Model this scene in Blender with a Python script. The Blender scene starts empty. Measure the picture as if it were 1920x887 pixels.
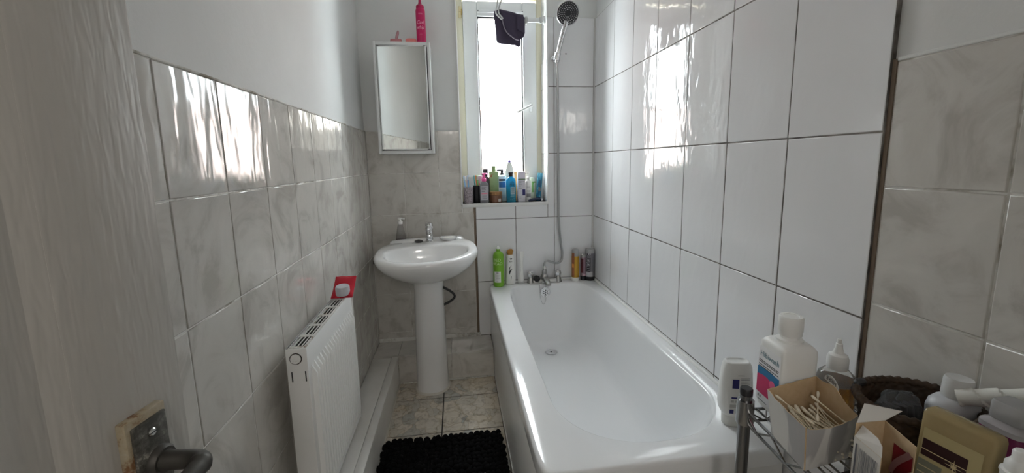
import bpy, bmesh, math, random
from mathutils import Vector, Matrix
S = bpy.context.scene
C = S.collection
PI = math.pi
RND = random.Random(7)

# ------------------------------------------------------------------ camera, sky, light, exposure
CAM = Vector((0.0, 0.0, 1.285))
PITCH, YAW, ROLL = -0.1474, 0.1308, -0.0182
cd = bpy.data.cameras.new('camera')
co = bpy.data.objects.new('camera', cd); C.objects.link(co)
cp, sp, cy, sy, cr, sr = math.cos(PITCH), math.sin(PITCH), math.cos(YAW), math.sin(YAW), math.cos(ROLL), math.sin(ROLL)
fw = Vector((sy * cp, cy * cp, sp)); rt = Vector((cy, -sy, 0)); up = rt.cross(fw)
r2 = rt * cr + up * sr; u2 = -rt * sr + up * cr
co.matrix_world = Matrix(((r2.x, u2.x, -fw.x, CAM.x), (r2.y, u2.y, -fw.y, CAM.y), (r2.z, u2.z, -fw.z, CAM.z), (0, 0, 0, 1)))
cd.sensor_fit = 'HORIZONTAL'; cd.sensor_width = 36.0
cd.lens = 774.56 / 1920 * 36.0
cd.shift_y = -(443.5 - 418.02) / 1920
cd.clip_start = 0.02
S.camera = co

S.view_settings.view_transform = 'Standard'
S.view_settings.look = 'None'
S.view_settings.gamma = 1.0
S.view_settings.use_curve_mapping = False
S.view_settings.exposure = 1.56
S.cycles.max_bounces = 14
S.cycles.diffuse_bounces = 8
S.cycles.glossy_bounces = 6
S.cycles.transmission_bounces = 10
S.cycles.transparent_max_bounces = 12
S.cycles.sample_clamp_indirect = 6.0
S.cycles.caustics_reflective = False
S.cycles.caustics_refractive = False
S.cycles.use_denoising = True

SKY = 9.0
w = bpy.data.worlds.new('overcast_sky'); S.world = w; w.use_nodes = True
bg = w.node_tree.nodes['Background']
bg.inputs[0].default_value = (0.93, 0.97, 1.0, 1); bg.inputs[1].default_value = SKY

def area(name, loc, rot, sx, sy_, power, col=(1, 1, 1), portal=False):
    l = bpy.data.lights.new(name, 'AREA'); l.shape = 'RECTANGLE'; l.size = sx; l.size_y = sy_
    l.energy = power; l.color = col
    o = bpy.data.objects.new(name, l); C.objects.link(o); o.location = loc; o.rotation_euler = rot
    if portal: l.cycles.is_portal = True
    return o
# the window opening: a portal that guides the sky light in
area('window_portal', (0.30, 2.84, 1.66), (-PI / 2, 0, 0), 0.56, 1.26, 1.0, portal=True)
# added unseen fill light behind the camera beyond the door, lifts shaded faces
HALL_FILL = 7.0
hl = bpy.data.lights.new('landing_fill', 'POINT'); hl.energy = HALL_FILL; hl.color = (1.0, 0.93, 0.86); hl.shadow_soft_size = 0.14
ho = bpy.data.objects.new('landing_fill', hl); C.objects.link(ho); ho.location = (0.05, -0.98, 1.88)

# ------------------------------------------------------------------ helpers
def srgb(r, g, b):
    f = lambda c: (c / 255 / 12.92) if c / 255 <= 0.04045 else ((c / 255 + 0.055) / 1.055) ** 2.4
    return (f(r), f(g), f(b), 1.0)

MATS = {}
def mat(name, col, rough=0.5, metal=0.0, trans=0.0, ior=1.45, coat=0.0, spec=0.5, alpha=1.0, sss=0.0):
    if name in MATS: return MATS[name]
    m = bpy.data.materials.new(name); m.use_nodes = True
    p = m.node_tree.nodes['Principled BSDF']
    p.inputs['Base Color'].default_value = col
    p.inputs['Roughness'].default_value = rough
    p.inputs['Metallic'].default_value = metal
    p.inputs['Transmission Weight'].default_value = trans
    p.inputs['IOR'].default_value = ior
    p.inputs['Coat Weight'].default_value = coat
    p.inputs['Coat Roughness'].default_value = 0.05
    p.inputs['Specular IOR Level'].default_value = spec
    p.inputs['Alpha'].default_value = alpha
    MATS[name] = m
    return m

class NT:
    """tiny node-graph helper"""
    def __init__(s, m): s.t = m.node_tree; s.p = s.t.nodes['Principled BSDF']
    def n(s, typ, **kw):
        x = s.t.nodes.new(typ)
        for k, v in kw.items():
            if k.startswith('i_'):
                key = k[2:].replace('_', ' ')
                key = int(key) if key.isdigit() else key
                x.inputs[key].default_value = v
            else: setattr(x, k, v)
        return x
    def l(s, a, b): s.t.links.new(a, b)
    def coords(s, scale=(1, 1, 1), rot=(0, 0, 0)):
        tc = s.n('ShaderNodeTexCoord'); mp = s.n('ShaderNodeMapping')
        mp.inputs['Scale'].default_value = scale; mp.inputs['Rotation'].default_value = rot
        s.l(tc.outputs['Object'], mp.inputs[0]); return mp.outputs[0]
    def noise(s, vec, scale, detail=3, rough=0.5, dist=0.0):
        x = s.n('ShaderNodeTexNoise', i_Scale=scale, i_Detail=detail, i_Roughness=rough, i_Distortion=dist)
        s.l(vec, x.inputs['Vector']); return x.outputs['Fac']
    def ramp(s, fac, stops):
        x = s.n('ShaderNodeValToRGB'); e = x.color_ramp.elements
        while len(e) < len(stops): e.new(0.5)
        for i, (p, c) in enumerate(stops): e[i].position = p; e[i].color = c
        s.l(fac, x.inputs[0]); return x.outputs[0]
    def mix(s, fac, a, b, mode='MIX'):
        x = s.n('ShaderNodeMix', data_type='RGBA', blend_type=mode)
        for sock, v in ((x.inputs[0], fac), (x.inputs[6], a), (x.inputs[7], b)):
            if hasattr(v, 'is_linked'): s.l(v, sock)
            else: sock.default_value = v
        return x.outputs[2]
    def bump(s, h, dist, strength=1.0, prev=None):
        x = s.n('ShaderNodeBump', i_Distance=dist, i_Strength=strength); s.l(h, x.inputs['Height'])
        if prev is not None: s.l(prev, x.inputs['Normal'])
        s.l(x.outputs[0], s.p.inputs['Normal']); return x.outputs[0]
    def col(s, c): s.l(c, s.p.inputs['Base Color'])
    def rough(s, c): s.l(c, s.p.inputs['Roughness'])

def obj(name, bm, mats, parent=None, smooth=40, loc=None, rot=None, flat=None):
    me = bpy.data.meshes.new(name)
    bmesh.ops.recalc_face_normals(bm, faces=bm.faces) if smooth != 'keep' else None
    if smooth and smooth != 'keep':
        a = math.radians(smooth)
        for f in bm.faces: f.smooth = flat is None or f.calc_area() < flat
        for e in bm.edges:
            if len(e.link_faces) == 2 and e.calc_face_angle(0) > a: e.smooth = False
            elif len(e.link_faces) != 2: e.smooth = False
    bm.to_mesh(me); bm.free()
    for m in (mats if isinstance(mats, (list, tuple)) else [mats]): me.materials.append(m)
    o = bpy.data.objects.new(name, me); C.objects.link(o)
    if parent is not None: o.parent = parent
    if loc is not None: o.location = loc
    if rot is not None: o.rotation_euler = rot
    return o

def tag(o, label=None, cat=None, group=None, kind=None):
    if label: o['label'] = label
    if cat: o['category'] = cat
    if group: o['group'] = group
    if kind: o['kind'] = kind
    return o

def thing(name, label, cat, loc=(0, 0, 0), rot=(0, 0, 0), group=None, kind=None):
    o = bpy.data.objects.new(name, None); C.objects.link(o)
    o.empty_display_size = 0.05
    o.location = loc; o.rotation_euler = rot
    return tag(o, label, cat, group, kind)

def box(bm, x0, x1, y0, y1, z0, z1, mi=0, bev=0.0, seg=2, M=None):
    vs = [bm.verts.new((x, y, z)) for x in (x0, x1) for y in (y0, y1) for z in (z0, z1)]
    q = lambda *i: bm.faces.new([vs[k] for k in i])
    fs = [q(0, 1, 3, 2), q(4, 6, 7, 5), q(0, 4, 5, 1), q(2, 3, 7, 6), q(0, 2, 6, 4), q(1, 5, 7, 3)]
    for f in fs: f.material_index = mi
    if M is not None: bmesh.ops.transform(bm, matrix=M, verts=vs)
    if bev > 0:
        es = list({e for f in fs for e in f.edges})
        r = bmesh.ops.bevel(bm, geom=es, offset=bev, segments=seg, affect='EDGES', profile=0.5)
        for f in r['faces']: f.material_index = mi
    return vs

def loft(bm, rings, mi=0, cap0=True, cap1=True, closed=True):
    """rings: lists of points, equal count"""
    R = [[bm.verts.new(p) for p in r] for r in rings]
    n = len(R[0]); fs = []
    for a, b in zip(R[:-1], R[1:]):
        for i in range(n if closed else n - 1):
            j = (i + 1) % n
            fs.append(bm.faces.new((a[i], a[j], b[j], b[i])))
    if cap0: fs.append(bm.faces.new(R[0][::-1]))
    if cap1: fs.append(bm.faces.new(R[-1]))
    for f in fs: f.material_index = mi
    return R

def lathe(bm, prof, cx=0, cy=0, seg=28, mi=0, sx=1.0, sy=1.0, cap0=True, cap1=True, z0=0.0):
    return loft(bm, [[(cx + r * sx * math.cos(2 * PI * i / seg), cy + r * sy * math.sin(2 * PI * i / seg), z0 + z) for i in range(seg)] for r, z in prof], mi, cap0, cap1)

def sup(a, b, n, k=36, cx=0, cy=0, z=0):
    """superellipse ring"""
    o = []
    for i in range(k):
        t = 2 * PI * i / k; c, s = math.cos(t), math.sin(t)
        o.append((cx + a * math.copysign(abs(c) ** (2 / n), c), cy + b * math.copysign(abs(s) ** (2 / n), s), z))
    return o

def suploft(bm, prof, n=2.5, k=36, mi=0, cx=0, cy=0, cap0=True, cap1=True):
    """prof rows: (half width x, half depth y, z[, exponent[, dx, dy]])"""
    return loft(bm, [sup(p[0], p[1], p[3] if len(p) > 3 else n, k, cx + (p[4] if len(p) > 4 else 0), cy + (p[5] if len(p) > 5 else 0), p[2]) for p in prof], mi, cap0, cap1)

def catmull(pts, sub=8):
    P = [Vector(p) for p in pts]; out = []
    for i in range(len(P) - 1):
        a = P[i - 1] if i else P[i] * 2 - P[i + 1]; b = P[i]; c = P[i + 1]; d = P[i + 2] if i + 2 < len(P) else P[i + 1] * 2 - P[i]
        for k in range(sub):
            t = k / sub
            out.append(0.5 * ((2 * b) + (c - a) * t + (2 * a - 5 * b + 4 * c - d) * t * t + (3 * b - a - 3 * c + d) * t ** 3))
    out.append(P[-1]); return out

def tube(bm, pts, r, seg=10, mi=0, smooth_sub=0, caps=True, flat=1.0):
    P = catmull(pts, smooth_sub) if smooth_sub else [Vector(p) for p in pts]
    n = len(P); rad = r if callable(r) else (lambda t: r)
    t0 = (P[1] - P[0]).normalized()
    ref = Vector((0, 0, 1)) if abs(t0.z) < 0.9 else Vector((1, 0, 0))
    u = t0.cross(ref).normalized(); rings = []
    for i in range(n):
        t = (P[min(i + 1, n - 1)] - P[max(i - 1, 0)]).normalized()
        u = (u - t * u.dot(t)).normalized(); v = t.cross(u)
        rr = rad(i / (n - 1))
        rings.append([P[i] + u * (rr * math.cos(2 * PI * k / seg)) + v * (rr * flat * math.sin(2 * PI * k / seg)) for k in range(seg)])
    return loft(bm, rings, mi, caps, caps)

def torus(bm, R, r, z=0, cx=0, cy=0, seg=32, rs=10, mi=0, M=None):
    vs = []
    for i in range(seg):
        a = 2 * PI * i / seg; row = []
        for k in range(rs):
            b = 2 * PI * k / rs
            row.append(bm.verts.new((cx + (R + r * math.cos(b)) * math.cos(a), cy + (R + r * math.cos(b)) * math.sin(a), z + r * math.sin(b))))
        vs.append(row)
    for i in range(seg):
        for k in range(rs):
            f = bm.faces.new((vs[i][k], vs[(i + 1) % seg][k], vs[(i + 1) % seg][(k + 1) % rs], vs[i][(k + 1) % rs])); f.material_index = mi
    allv = [v for r_ in vs for v in r_]
    if M is not None: bmesh.ops.transform(bm, matrix=M, verts=allv)
    return allv

def quad(bm, a, b, c, d, mi=0):
    f = bm.faces.new([bm.verts.new(p) for p in (a, b, c, d)]); f.material_index = mi; return f

def NB(): return bmesh.new()

# lettering ---------------------------------------------------------------
def text_mesh(s, size):
    cu = bpy.data.curves.new('lettering', 'FONT'); cu.body = s; cu.size = size; cu.align_x = 'CENTER'; cu.align_y = 'CENTER'
    cu.resolution_u = 3
    o = bpy.data.objects.new('lettering', cu); C.objects.link(o)
    dg = bpy.context.evaluated_depsgraph_get(); dg.update()
    me = bpy.data.meshes.new_from_object(o.evaluated_get(dg))
    bpy.data.objects.remove(o); bpy.data.curves.remove(cu)
    return me
def lettering(s, size, fn, m, parent, name='lettering', sx=1.0, thick=0.0):
    """fn maps flat (x, y) of the text to a 3-D point on the carrier's surface"""
    me = text_mesh(s, size)
    bm = NB(); bm.from_mesh(me); bpy.data.meshes.remove(me)
    for v in bm.verts: v.co = Vector(fn(v.co.x * sx, v.co.y))
    return obj(name, bm, m, parent, smooth=0)
def wrap(R, ang, z, eps=0.0006, cx=0, cy=0):
    """onto a vertical cylinder radius R, centred at angle ang (0 = -y side)"""
    return lambda x, y: (cx + (R + eps) * math.sin(ang + x / R), cy - (R + eps) * math.cos(ang + x / R), z + y)
def patch(bm, fn, x0, x1, y0, y1, nx=10, ny=1, mi=0):
    V = [[bm.verts.new(fn(x0 + (x1 - x0) * i / nx, y0 + (y1 - y0) * j / ny)) for i in range(nx + 1)] for j in range(ny + 1)]
    for j in range(ny):
        for i in range(nx):
            f = bm.faces.new((V[j][i], V[j][i + 1], V[j + 1][i + 1], V[j + 1][i])); f.material_index = mi

# ------------------------------------------------------------------ surface materials
PLASTER = mat('painted_plaster', (0.7, 0.71, 0.7, 1), 0.75)
t = NT(PLASTER); v = t.coords()
t.col(t.mix(t.noise(v, 2.2, 4, 0.6), (0.64, 0.645, 0.635, 1), (0.77, 0.78, 0.775, 1)))
t.bump(t.noise(v, 60, 4, 0.6), 0.0012, 0.5)

def tile_mat(name, base, vein, rough, wave, veins, sc):
    m = mat(name, base, rough, spec=0.6); t = NT(m); v = t.coords()
    if veins:
        a = t.noise(t.coords((1.0, 1.0, 1.0), (0.3, 0.5, 0.4)), 6.0, 5, 0.6, 1.6)
        t.col(t.ramp(a, [(0.35, vein), (0.5, base), (0.7, (base[0] * 1.08, base[1] * 1.08, base[2] * 1.08, 1))]))
    else:
        t.col(t.mix(t.noise(v, 3, 2), base, (base[0] * 0.94, base[1] * 0.95, base[2] * 0.96, 1)))
    t.bump(t.noise(t.coords(sc), 1.0, 2.0, 0.45, 0.3), wave, 1.0)
    return m
BEIGE = tile_mat('beige_marbled_tile', (0.565, 0.545, 0.51, 1), (0.46, 0.435, 0.40, 1), 0.09, 0.0030, True, (15, 15, 5))
WHITE = tile_mat('white_gloss_tile', (0.80, 0.80, 0.81, 1), None, 0.06, 0.0017, False, (19, 19, 9))
GROUT_L = mat('pale_grout', (0.66, 0.65, 0.62, 1), 0.8)
t = NT(GROUT_L); t.col(t.ramp(t.noise(t.coords(), 9, 4, 0.7), [(0.36, (0.30, 0.27, 0.22, 1)), (0.5, (0.68, 0.67, 0.64, 1))]))
GROUT_D = mat('dark_grout', (0.14, 0.125, 0.11, 1), 0.8)
t = NT(GROUT_D); t.col(t.ramp(t.noise(t.coords(), 14, 3, 0.6), [(0.35, (0.05, 0.042, 0.036, 1)), (0.65, (0.24, 0.22, 0.20, 1))]))
ADHES = mat('brown_tile_adhesive', (0.20, 0.15, 0.11, 1), 0.9)

FLOOR = mat('marbled_floor_tile', (0.5, 0.47, 0.42, 1), 0.35)
t = NT(FLOOR); v = t.coords()
nz = t.n('ShaderNodeTexNoise', i_Scale=9.0, i_Detail=3.0); t.l(v, nz.inputs['Vector'])
mv = t.n('ShaderNodeVectorMath', operation='MULTIPLY_ADD'); mv.inputs[1].default_value = (0.16, 0.16, 0.0)
t.l(nz.outputs['Color'], mv.inputs[0]); t.l(v, mv.inputs[2])
v1 = t.n('ShaderNodeTexVoronoi', i_Scale=15.0, feature='F1'); t.l(mv.outputs[0], v1.inputs['Vector'])
v2 = t.n('ShaderNodeTexVoronoi', i_Scale=15.0, feature='DISTANCE_TO_EDGE'); t.l(mv.outputs[0], v2.inputs['Vector'])
sepc = t.n('ShaderNodeSeparateColor'); t.l(v1.outputs['Color'], sepc.inputs[0])
frag = t.ramp(sepc.outputs[0], [(0.0, (0.42, 0.42, 0.40, 1)), (0.3, (0.60, 0.56, 0.49, 1)), (0.7, (0.70, 0.65, 0.58, 1)), (1.0, (0.62, 0.56, 0.46, 1))])
fine = t.ramp(t.noise(v, 26, 6, 0.75, 0.8), [(0.38, (0.30, 0.25, 0.19, 1)), (0.48, (0.80, 0.76, 0.70, 1)), (0.65, (1, 1, 1, 1))])
edge = t.ramp(v2.outputs['Distance'], [(0.0, (0.72, 0.68, 0.60, 1)), (0.03, (0.90, 0.87, 0.82, 1)), (0.07, (1, 1, 1, 1))])
t.col(t.mix(1.0, t.mix(0.55, frag, fine, 'MULTIPLY'), edge, 'MULTIPLY'))

WPAINT = mat('white_gloss_paint', (0.62, 0.61, 0.58, 1), 0.4)
t = NT(WPAINT); t.col(t.mix(t.noise(t.coords(), 6, 4), (0.58, 0.56, 0.52, 1), (0.78, 0.77, 0.75, 1)))
CERAM = mat('white_ceramic', (0.80, 0.80, 0.80, 1), 0.10, coat=0.4)
ACRYL = mat('white_acrylic', (0.80, 0.81, 0.82, 1), 0.12, coat=0.3)
UPVC = mat('white_upvc', (0.70, 0.72, 0.72, 1), 0.3)
CREAM = mat('yellowed_cream_paint', (0.80, 0.77, 0.62, 1), 0.45)
CHROME = mat('chrome', (0.74, 0.74, 0.75, 1), 0.12, 1.0)
t = NT(CHROME); t.rough(t.ramp(t.noise(t.coords(), 70, 3), [(0.4, (0.08, 0.08, 0.08, 1)), (0.65, (0.34, 0.34, 0.34, 1))]))
BLACK = mat('black_plastic', (0.018, 0.018, 0.02, 1), 0.35)
RUBBER = mat('black_rubber', (0.02, 0.02, 0.02, 1), 0.7)

# ------------------------------------------------------------------ the room
XR, XL, YB, ZC = 0.871, -0.521, 2.565, 2.42
YR = -0.32           # rear wall, behind the camera
WX0, WX1, WZ0, WZ1 = 0.030, 0.569, 1.029, 2.32

TR = random.Random(21)
def tiles(bm, O, U, V, N, us, vs, gap, th, mi_tile, bev=0.0022, skip=None, tilt=1.0):
    """bevelled slabs on a wall: O origin, U/V unit axes, N outward normal, us/vs joint positions"""
    O, U, V, N = map(Vector, (O, U, V, N))
    for a, b in zip(us[:-1], us[1:]):
        for c, d in zip(vs[:-1], vs[1:]):
            if skip and skip(a, b, c, d): continue
            h = gap / 2; x0, x1, y0, y1 = a + h, b - h, c + h, d - h
            if x1 - x0 < 0.004 or y1 - y0 < 0.004: continue
            tx, ty = (TR.uniform(-1, 1) * .0045 * tilt, TR.uniform(-1, 1) * .003 * tilt); cx_, cy_ = (x0 + x1) / 2, (y0 + y1) / 2
            rings = []
            for ins, z in ((0, 0.0), (0, th - bev), (bev * 0.3, th - bev * 0.35), (bev, th)):
                rings.append([O + U * px + V * py + N * (z + ((px - cx_) * tx + (py - cy_) * ty if z else 0)) for px, py in ((x0 + ins, y0 + ins), (x1 - ins, y0 + ins), (x1 - ins, y1 - ins), (x0 + ins, y1 - ins))])
            loft(bm, rings, mi_tile, cap0=False)

def joints(start, step, lo, hi):
    n0 = math.ceil((lo - start) / step - 1e-6); out = [lo]
    k = n0
    while start + k * step < hi - 1e-4:
        p = start + k * step
        if p > lo + 1e-4: out.append(p)
        k += 1
    out.append(hi); return out

# floor
bm = NB()
box(bm, XL - .1, XR + .1, YR - 1.3, YB + .1, -0.10, -0.003, 1)
tiles(bm, (0, 0, -0.003), (1, 0, 0), (0, 1, 0), (0, 0, 1), joints(-0.115, 0.3, XL, XR), joints(2.155, 0.302, YR, YB), 0.006, 0.003, 0, bev=0.001, tilt=0)
tag(obj('floor', bm, [FLOOR, mat('floor_grout', (0.035, 0.03, 0.027, 1), 0.9)], flat=.0008), 'floor of square marbled beige tiles with dark joints', 'floor', kind='structure')

# ceiling
bm = NB(); box(bm, XL - .1, XR + .1, YR - 1.3, YB + .1, ZC, ZC + .1)
tag(obj('ceiling', bm, PLASTER), 'plain white plaster ceiling over the bathroom', 'ceiling', kind='structure')

ZR = [1.4753 - 0.2494 * k for k in range(0, 6)]
zl = sorted([0.0] + ZR)
# left wall: plaster above, beige tiles below
bm = NB()
box(bm, XL - .12, XL - .008, YR - .1, YB + .1, 0, ZC, 0)
tiles(bm, (XL - .008, 0, 0), (0, 1, 0), (0, 0, 1), (1, 0, 0), joints(0.8295, 0.1995, YR, YB), zl, 0.0028, 0.008, 1)
box(bm, XL - .009, XL - .0017, YR, YB, 0, 1.4745, 2)
box(bm, XL - .009, XL + .001, YR, YB, 1.4745, 1.480, 2, bev=.002)
tag(obj('wall_left', bm, [PLASTER, BEIGE, GROUT_L], flat=.0008), 'left wall with white plaster over beige marbled tiles', 'wall', kind='structure')

# back wall: four blocks round the window opening
bm = NB()
D = 0.30
for a in ((XL - .1, WX0, 0, ZC), (WX1, XR + .1, 0, ZC), (WX0, WX1, 0, WZ0), (WX0, WX1, WZ1, ZC)):
    box(bm, a[0], a[1], YB + .008, YB + D, a[2], a[3], 0)
BX = 0.0975
sk = lambda a, b, c, d: False
bj = [XL, -0.3136, -0.1062, BX]
lowz = [z for z in zl if z <= 1.03] ; lowz[-1] = 0.9765
tiles(bm, (0, YB + .008, 0), (1, 0, 0), (0, 0, 1), (0, -1, 0), bj[:3] + [WX0], [0.9765, 1.2259, 1.4753], 0.0028, 0.008, 1)
tiles(bm, (0, YB + .008, 0), (1, 0, 0), (0, 0, 1), (0, -1, 0), bj, [z for z in zl if z < 0.98], 0.0028, 0.008, 1)
tiles(bm, (0, YB + .008, 0), (1, 0, 0), (0, 0, 1), (0, -1, 0), [WX0, BX], [0.9765, WZ0 - .004], 0.0028, 0.008, 1)
box(bm, XL, WX0 - .001, YB + .0017, YB + .009, 0, 1.4745, 2)
box(bm, WX0 - .001, BX, YB + .0017, YB + .009, 0, WZ0 - .004, 2)
# white tiles round the bath end
BX2 = 0.111
wj = [BX2, 0.3619, 0.6119, 0.8619]
tiles(bm, (0, YB + .008, 0), (1, 0, 0), (0, 0, 1), (0, -1, 0), wj, [0.17, 0.528, 0.930], 0.0030, 0.010, 3)
tiles(bm, (0, YB + .008, 0), (1, 0, 0), (0, 0, 1), (0, -1, 0), wj[:2] + [WX1], [0.930, WZ0 - .004], 0.0030, 0.010, 3)
tiles(bm, (0, YB + .008, 0), (1, 0, 0), (0, 0, 1), (0, -1, 0), [WX1, 0.6119, 0.8619], [0.930, 1.332, 1.734, 2.136], 0.0030, 0.010, 3)
box(bm, BX2, 0.8619, YB + .0002, YB + .009, 0, WZ0 - .006, 4)
box(bm, WX1 + .001, 0.8619, YB + .0002, YB + .009, WZ0 - .01, 2.135, 4)
box(bm, 0.8619, XR, YB - .002, YB + .009, 0, 2.136, 5, bev=.001)   # sealed corner
box(bm, BX, BX2, YB + .003, YB + .009, 0.17, WZ0 - .004, 6)         # open strip of adhesive between the two tilings
hx, hz = 0.6860, 1.9260   # old drill hole in the tile beside the shower bracket
loft(bm, [[(hx + r * math.cos(2 * PI * k / 12), YB - .0021 - e, hz + r * math.sin(2 * PI * k / 12)) for k in range(12)] for r, e in ((.0042, 0), (.0036, .0004))], 7)
# tiled right reveal of the window
tiles(bm, (WX1, YB - .002, 0), (0, 1, 0), (0, 0, 1), (-1, 0, 0), [0.0, 0.06, .155], [WZ0, 1.332, 1.734, 1.90], 0.003, 0.006, 3)
tag(obj('wall_back', bm, [PLASTER, BEIGE, GROUT_L, WHITE, GROUT_D, mat('white_silicone', (0.66, 0.66, 0.65, 1), 0.4), ADHES, mat('hole_black', (0.01, 0.01, 0.01, 1), 0.9)], flat=.0008),
    'window wall tiled beige on the left and white behind the bath', 'wall', kind='structure')

# right wall: white tiles along the bath, beige tiles and plaster nearer
YW = 0.7558
bm = NB()
box(bm, XR + .010, XR + .12, YR - .1, YB + .1, 0, ZC, 0)
box(bm, XR + .0012, XR + .011, YW, YB, 0, 2.135, 4)
tiles(bm, (XR + .010, 0, 0), (0, 1, 0), (0, 0, 1), (-1, 0, 0), [YW + .001] + [2.2558 - .25 * k for k in range(5, -1, -1)] + [YB], [0.126, 0.528, 0.930, 1.332, 1.734, 2.136], 0.0030, 0.010, 3)
box(bm, XR + .004, XR + .011, YW - .0075, YW + .001, 0, 1.473, 6)
tiles(bm, (XR + .014, 0, 0), (0, 1, 0), (0, 0, 1), (-1, 0, 0), joints(0.7558 - .2015, 0.2015, YR, YW - .006)[:-2] + [YW - .2045, YW - .0075], [0.0, 0.2245, 0.4734, 0.722, 0.9708, 1.2196, 1.4684], 0.0034, 0.0095, 1)
box(bm, XR + .0068, XR + .011, YR, YW - .0075, 0, 1.4684, 2)
box(bm, XR + .004, XR + .011, YR, YW - .0075, 1.4684, 1.476, 7, bev=.002)
tag(obj('wall_right', bm, [PLASTER, BEIGE, GROUT_L, WHITE, GROUT_D, CERAM, ADHES, PLASTER], flat=.0008),
    'right wall of white gloss tiles changing to beige tiles near the rack', 'wall', kind='structure')

# rear wall with the doorway, and the landing beyond it
bm = NB()
DX0, DX1, DZ = -0.46, 0.32, 2.0
for a in ((XL - .1, DX0, 0, ZC), (DX1, XR + .1, 0, ZC), (DX0, DX1, DZ, ZC)):
    box(bm, a[0], a[1], YR - .10, YR, a[2], a[3])
box(bm, XL - .1, XR + .1, YR - 1.4, YR - 1.3, 0, ZC)
box(bm, XL - .2, XL - .1, YR - 1.4, YR, 0, ZC); box(bm, XR + .1, XR + .2, YR - 1.4, YR, 0, ZC)
tag(obj('wall_rear', bm, PLASTER), 'plain plaster wall with the doorway behind the camera', 'wall', kind='structure')
bm = NB()
box(bm, XL, DX0 + .0, YR, YR + .015, 0, DZ + .06, bev=.003); box(bm, DX1, DX1 + .06, YR, YR + .015, 0, DZ + .06, bev=.003); box(bm, XL, DX1 + .06, YR, YR + .015, DZ, DZ + .06, bev=.003)
tag(obj('trim_3', bm, WPAINT), 'white door architrave around the doorway', 'trim', kind='structure')

# boxed-in pipes along the left wall and under the basin
bm = NB()
box(bm, XL, -0.378, YR, 2.335, 0, 0.165, 0)
box(bm, XL + .002, -0.414, YR, 2.335, 0.165, 0.1705, 0, bev=.0015)
box(bm, -0.412, -0.3765, YR, 2.338, 0.1600, 0.1715, 0, bev=.003)
box(bm, -0.3785, -0.3715, YR, 2.335, 0, 0.008, 1, bev=.002)
tag(obj('trim_1', bm, [WPAINT, mat('old_sealant', (0.58, 0.55, 0.49, 1), 0.7)]), 'white painted pipe boxing along the left wall below the radiator', 'trim', kind='structure')
bm = NB()
tl = [XL, -0.3765, -0.0700, 0.184]
tiles(bm, (0, 2.346, 0), (1, 0, 0), (0, 0, 1), (0, -1, 0), tl, [0.006, 0.165], 0.003, 0.006, 0)
box(bm, XL, 0.184, 2.344, YB, 0, 0.164, 1)
tiles(bm, (0, 0, 0.164), (1, 0, 0), (0, 1, 0), (0, 0, 1), tl, [2.342, YB], 0.003, 0.006, 0)
box(bm, XL, 0.184, 2.335, 2.342, 0, 0.007, 1, bev=.002)
box(bm, XL, BX2 + .01, YB - .012, YB + .001, 0.168, 0.192, 1, bev=.004)
tag(obj('trim_2', bm, [BEIGE, GROUT_L], flat=.0008), 'beige tiled pipe boxing under the basin by the bath', 'trim', kind='structure')
# ------------------------------------------------------------------ outside the window
BRICK = mat('pink_brick', (0.60, 0.46, 0.42, 1), 0.9)
t = NT(BRICK); b = t.n('ShaderNodeTexBrick', i_Scale=4.0); b.inputs['Color1'].default_value = (0.62, 0.46, 0.42, 1); b.inputs['Color2'].default_value = (0.55, 0.42, 0.38, 1); b.inputs['Mortar'].default_value = (0.66, 0.62, 0.58, 1)
t.l(t.coords((1, 1, 1), (PI / 2, 0, 0)), b.inputs['Vector']); t.col(b.outputs['Color'])
bm = NB(); box(bm, -5, 6, 9.0, 9.4, -3, 2.35); box(bm, -5.1, 6.1, 8.9, 9.5, 2.35, 2.45)
tag(obj('neighbouring_house', bm, BRICK), 'pale pink brick wall of a house outside the window', 'building', kind='structure')

# ------------------------------------------------------------------ window
win = thing('window_1', 'narrow white casement window above the sill of toiletries', 'window', (0, 0, 0), kind='structure')
FY = YB + 0.155      # inner face of the outer frame
bm = NB()
def ring_frame(bm, x0, x1, z0, z1, wd, y0, y1, mi=0, bev=.004):
    for a in ((x0, x0 + wd, z0, z1), (x1 - wd, x1, z0, z1), (x0 + wd, x1 - wd, z0, z0 + wd), (x0 + wd, x1 - wd, z1 - wd, z1)):
        box(bm, a[0], a[1], y0, y1, a[2], a[3], mi, bev)
ring_frame(bm, WX0 - .005, WX1 + .012, WZ0 - .02, WZ1 + .01, .048, FY, FY + .07)
obj('outer_frame', bm, CREAM, win)
SX0, SX1, SZ0, SZ1 = 0.073, 0.531, 1.062, 2.262
bm = NB(); ring_frame(bm, SX0, SX1, SZ0, SZ1, .088, FY - .018, FY + .05, 0, .006)
sash = obj('sash', bm, UPVC, win)
bm = NB(); ring_frame(bm, SX0 + .0865, SX1 - .0865, SZ0 + .0865, SZ1 - .0865, .0085, FY - .008, FY + .017, 0, .001)
obj('gasket', bm, RUBBER, sash)
GLASS = bpy.data.materials.new('window_glass'); GLASS.use_nodes = True
nt = GLASS.node_tree; nt.nodes.clear()
o_ = nt.nodes.new('ShaderNodeOutputMaterial'); mx = nt.nodes.new('ShaderNodeMixShader'); tr = nt.nodes.new('ShaderNodeBsdfTransparent'); gl = nt.nodes.new('ShaderNodeBsdfGlossy')
gl.inputs['Roughness'].default_value = 0.02; mx.inputs[0].default_value = 0.05; tr.inputs[0].default_value = (0.97, 0.985, 0.98, 1)
nt.links.new(tr.outputs[0], mx.inputs[1]); nt.links.new(gl.outputs[0], mx.inputs[2]); nt.links.new(mx.outputs[0], o_.inputs[0])
bm = NB(); box(bm, SX0 + .08, SX1 - .07, FY + .018, FY + .024, SZ0 + .07, SZ1 - .07)
obj('pane', bm, GLASS, win, smooth=0)
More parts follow.
